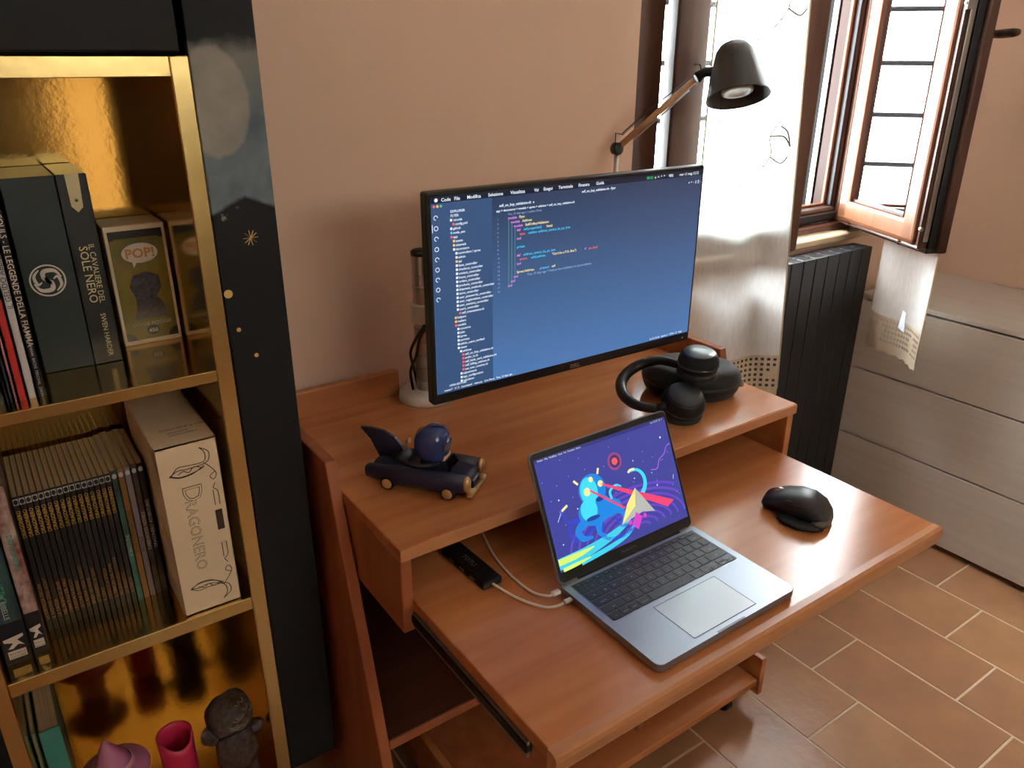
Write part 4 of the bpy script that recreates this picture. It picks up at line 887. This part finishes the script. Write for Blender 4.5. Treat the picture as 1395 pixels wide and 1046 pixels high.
# ---------------------------------------------------------------- toy car (plain driver and fin)
tc_ = thing('toy_car', 'navy blue toy convertible with tall tail fin and round headed driver', 'toy car', (.562, 1.060, .80), math.atan2(-.151, .113))
b = loft([(-.094, 0, .016, .022, .034, .8), (-.088, 0, .026, .014, .040, .6), (-.06, 0, .034, .008, .043, .5), (-.02, 0, .036, .006, .042, .45), (.02, 0, .036, .006, .041, .45), (.055, 0, .036, .006, .040, .45), (.080, 0, .034, .007, .037, .5), (.088, 0, .028, .010, .032, .7)], 24)
obj('body', b, navy, tc_, True)
for s in (-1, 1):
    obj('fender', loft([(-.100, s*.032, .006, .020, .034, .9), (-.096, s*.032, .011, .015, .038, .8), (-.03, s*.034, .012, .008, .043, .7), (.05, s*.034, .012, .010, .046, .7), (.084, s*.034, .011, .016, .045, .8)], 14), navy, tc_, True)
    obj('headlight', off(xf(lathe([(.0, -.004), (.008, -.004), (.010, .002), (.008, .006), (0, .008)], 16), Matrix.Diagonal((1, 1, 1.5, 1)) @ Matrix.Rotation(PI/2, 4, 'Y')), (.086, s*.034, .031)), toy_gold, tc_, True)
    obj('bumper_guard', off(box(-.004, .010, -.007, .007, .008, .018, .003, 2), (.088, s*.026, 0)), toy_gold, tc_, True)
    for x in (-.055, .056):
        wh = obj('wheel', off(xf(cyl(.0125, -.006, .006, 20, .002), Matrix.Rotation(PI/2, 4, 'X')), (x, s*.040, .0125)), blk, tc_, True)
        obj('hub_cap', off(xf(lathe([(.0095, -.0008), (.0085, .0012), (.004, .0006), (0, .002)], 18), Matrix.Rotation(-s*PI/2, 4, 'X')), (x, s*.0462, .0125)), toy_gold, wh, True)
obj('grille', box(.084, .0915, -.016, .016, .012, .028, .002), blk, tc_); obj('bumper', box(.088, .096, -.036, .036, .006, .012, .002, 2), toy_gold, tc_)
obj('cockpit_rim', off(tube([( .030*math.cos(a) - .012, .024*math.sin(a), .044) for a in [2*PI*k/24 for k in range(24)]], .004, 8, closed=True), (0, 0, 0)), blk, tc_, True)
obj('windscreen', prism([(-.022, 0), (.022, 0), (.016, .018), (-.016, .018)], (.050, 0, .040), Y, Vector((-.35, 0, .93)), (.0012, 0, 0)), glass('toy windscreen', (.6, .68, .8)), tc_)
obj('tail_fin', prism([(-.026, .038), (-.086, .034), (-.094, .050), (-.104, .070), (-.122, .090), (-.104, .0915), (-.080, .089), (-.058, .080), (-.046, .066), (-.040, .052)], (0, -.003, 0), X, Z, (0, .006, 0)), navy, tc_)
obj('engine_cover', loft([(-.060, 0, .010, .036, .046, .8), (-.05, 0, .018, .036, .058, .7), (-.036, 0, .018, .036, .056, .7), (-.03, 0, .012, .036, .046, .8)], 14), blk, tc_, True)
obj('beacon', tube([(-.040, 0, .05), (-.038, 0, .076), (-.030, 0, .078)], [.003, .003, .005], 8), toy_gold, tc_)
obj('driver_body', loft([(x_+.016, *q_) for x_, *q_ in [(-.022, 0, .010, .034, .056, .8), (-.012, 0, .016, .034, .060, .7), (.0, 0, .014, .034, .058, .7), (.006, 0, .008, .036, .052, .8)]], 14), navy, tc_, True)
HX = .020
hd = obj('driver_head', loft([(x_+HX, *q_) for x_, *q_ in [(-.036, 0, .014, .064, .092, .75), (-.030, 0, .025, .054, .104, .7), (-.012, 0, .031, .050, .112, .65), (.008, 0, .028, .050, .110, .65), (.018, 0, .020, .054, .102, .7), (.021, 0, .010, .066, .090, .8)]], 20), navy_g, tc_, True)
obj('visor', box(.0345, .0418, -.019, .019, .072, .088, .004, 2), blk, hd); obj('chin', box(.026, .0405, -.015, .015, .054, .066, .004, 2), mat('toy skin', (216, 168, 128), .5), hd)
# ---------------------------------------------------------------- desk lamp
lm = thing('desk_lamp', 'dark shaded architect lamp with wooden arm at the desk back', 'lamp', (1.285, 1.415, .80))
LMO = Vector((-1.285, -1.415, -.80))
obj('clamp', box(-.018, .018, -.02, .02, 0, .045, .003), blk, lm)
obj('post', tube([(0, 0, .04), (0, 0, .476)], .006, 10), alu, lm, True)
obj('joint', off(xf(cyl(.014, -.010, .010, 18, .002), Matrix.Rotation(PI/2, 4, 'X')), (0, 0, .486)), blk, lm, True)
J = Vector((0, 0, .486)); E_ = Vector((1.441, 1.33, 1.440)) + LMO; dv = (E_ - J).normalized()
obj('arm', tube([J + dv*.012, E_ - dv*.008], .0075, 10), oak, lm, True)
obj('lower_rod', tube([J + dv*.05 + Vector((0, 0, -.014)), E_ - dv*.02 + Vector((0, 0, -.014))], .0016, 6), steel, lm)
up_ = Vector((0, 0, .022))
b = tube([J + Vector((-.006, 0, .012)), J + dv*.0 + Vector((-.006, 0, .035)), J + dv*.015 + up_], .0014, 6); obj('wire', b, shade_m, lm)
obj('wire', tube([J + dv*.10 + up_*1.05, E_ + Vector((0, 0, .012))], .0011, 6), shade_m, lm)
b = bmesh.new(); Q = []; q0 = J + dv*.015 + up_; q1 = J + dv*.10 + up_*1.05; sdv = dv.cross(Z).normalized(); n_ = dv.cross(sdv)
for k in range(160): Q.append(q0 + (q1-q0)*k/159 + (sdv*math.cos(k*.9) + n_*math.sin(k*.9))*.003)
obj('spring', tube(Q, .0009, 4), shade_m, lm)
ax = Vector((-.165, -.37, -.9)).normalized(); T_ = Vector((1.503, 1.288, 1.514)) + LMO; u_ = ax.orthogonal().normalized(); MS = frame_m(T_, u_, ax.cross(u_))
obj('elbow', tube([E_, E_ + Vector((.02, -.006, .012)), T_ + ax*.060 - Vector((.02, 0, .004))], [.013, .012, .010], 10), blk, lm, True)
obj('hook', tube(spline([E_ + Vector((.012, 0, .012)), E_ + Vector((.006, 0, .028)), E_ + Vector((-.010, 0, .028))], 4), .002, 6), shade_m, lm, True)
b = lathe([(.0, -.002), (.016, 0), (.030, .007), (.040, .020), (.047, .042), (.070, .122), (.0715, .1255), (.069, .1245), (.044, .041), (.036, .022), (.024, .012), (.0, .008)], 40)
obj('shade', xf(b, MS), shade_m, lm, True)
obj('bulb', xf(lathe([(.012, .045), (.018, .065), (.030, .098), (.036, .110), (.034, .114), (.022, .1145), (.020, .1125), (.0, .1125)], 28), MS), mat('frosted bulb face', (206, 204, 198), .4), lm, True)
p0 = MS @ Vector((-.02, .03, .10)); obj('pull_cord', tube([p0, p0 + Vector((-.004, -.002, -.10))], .0011, 6), blk, lm)
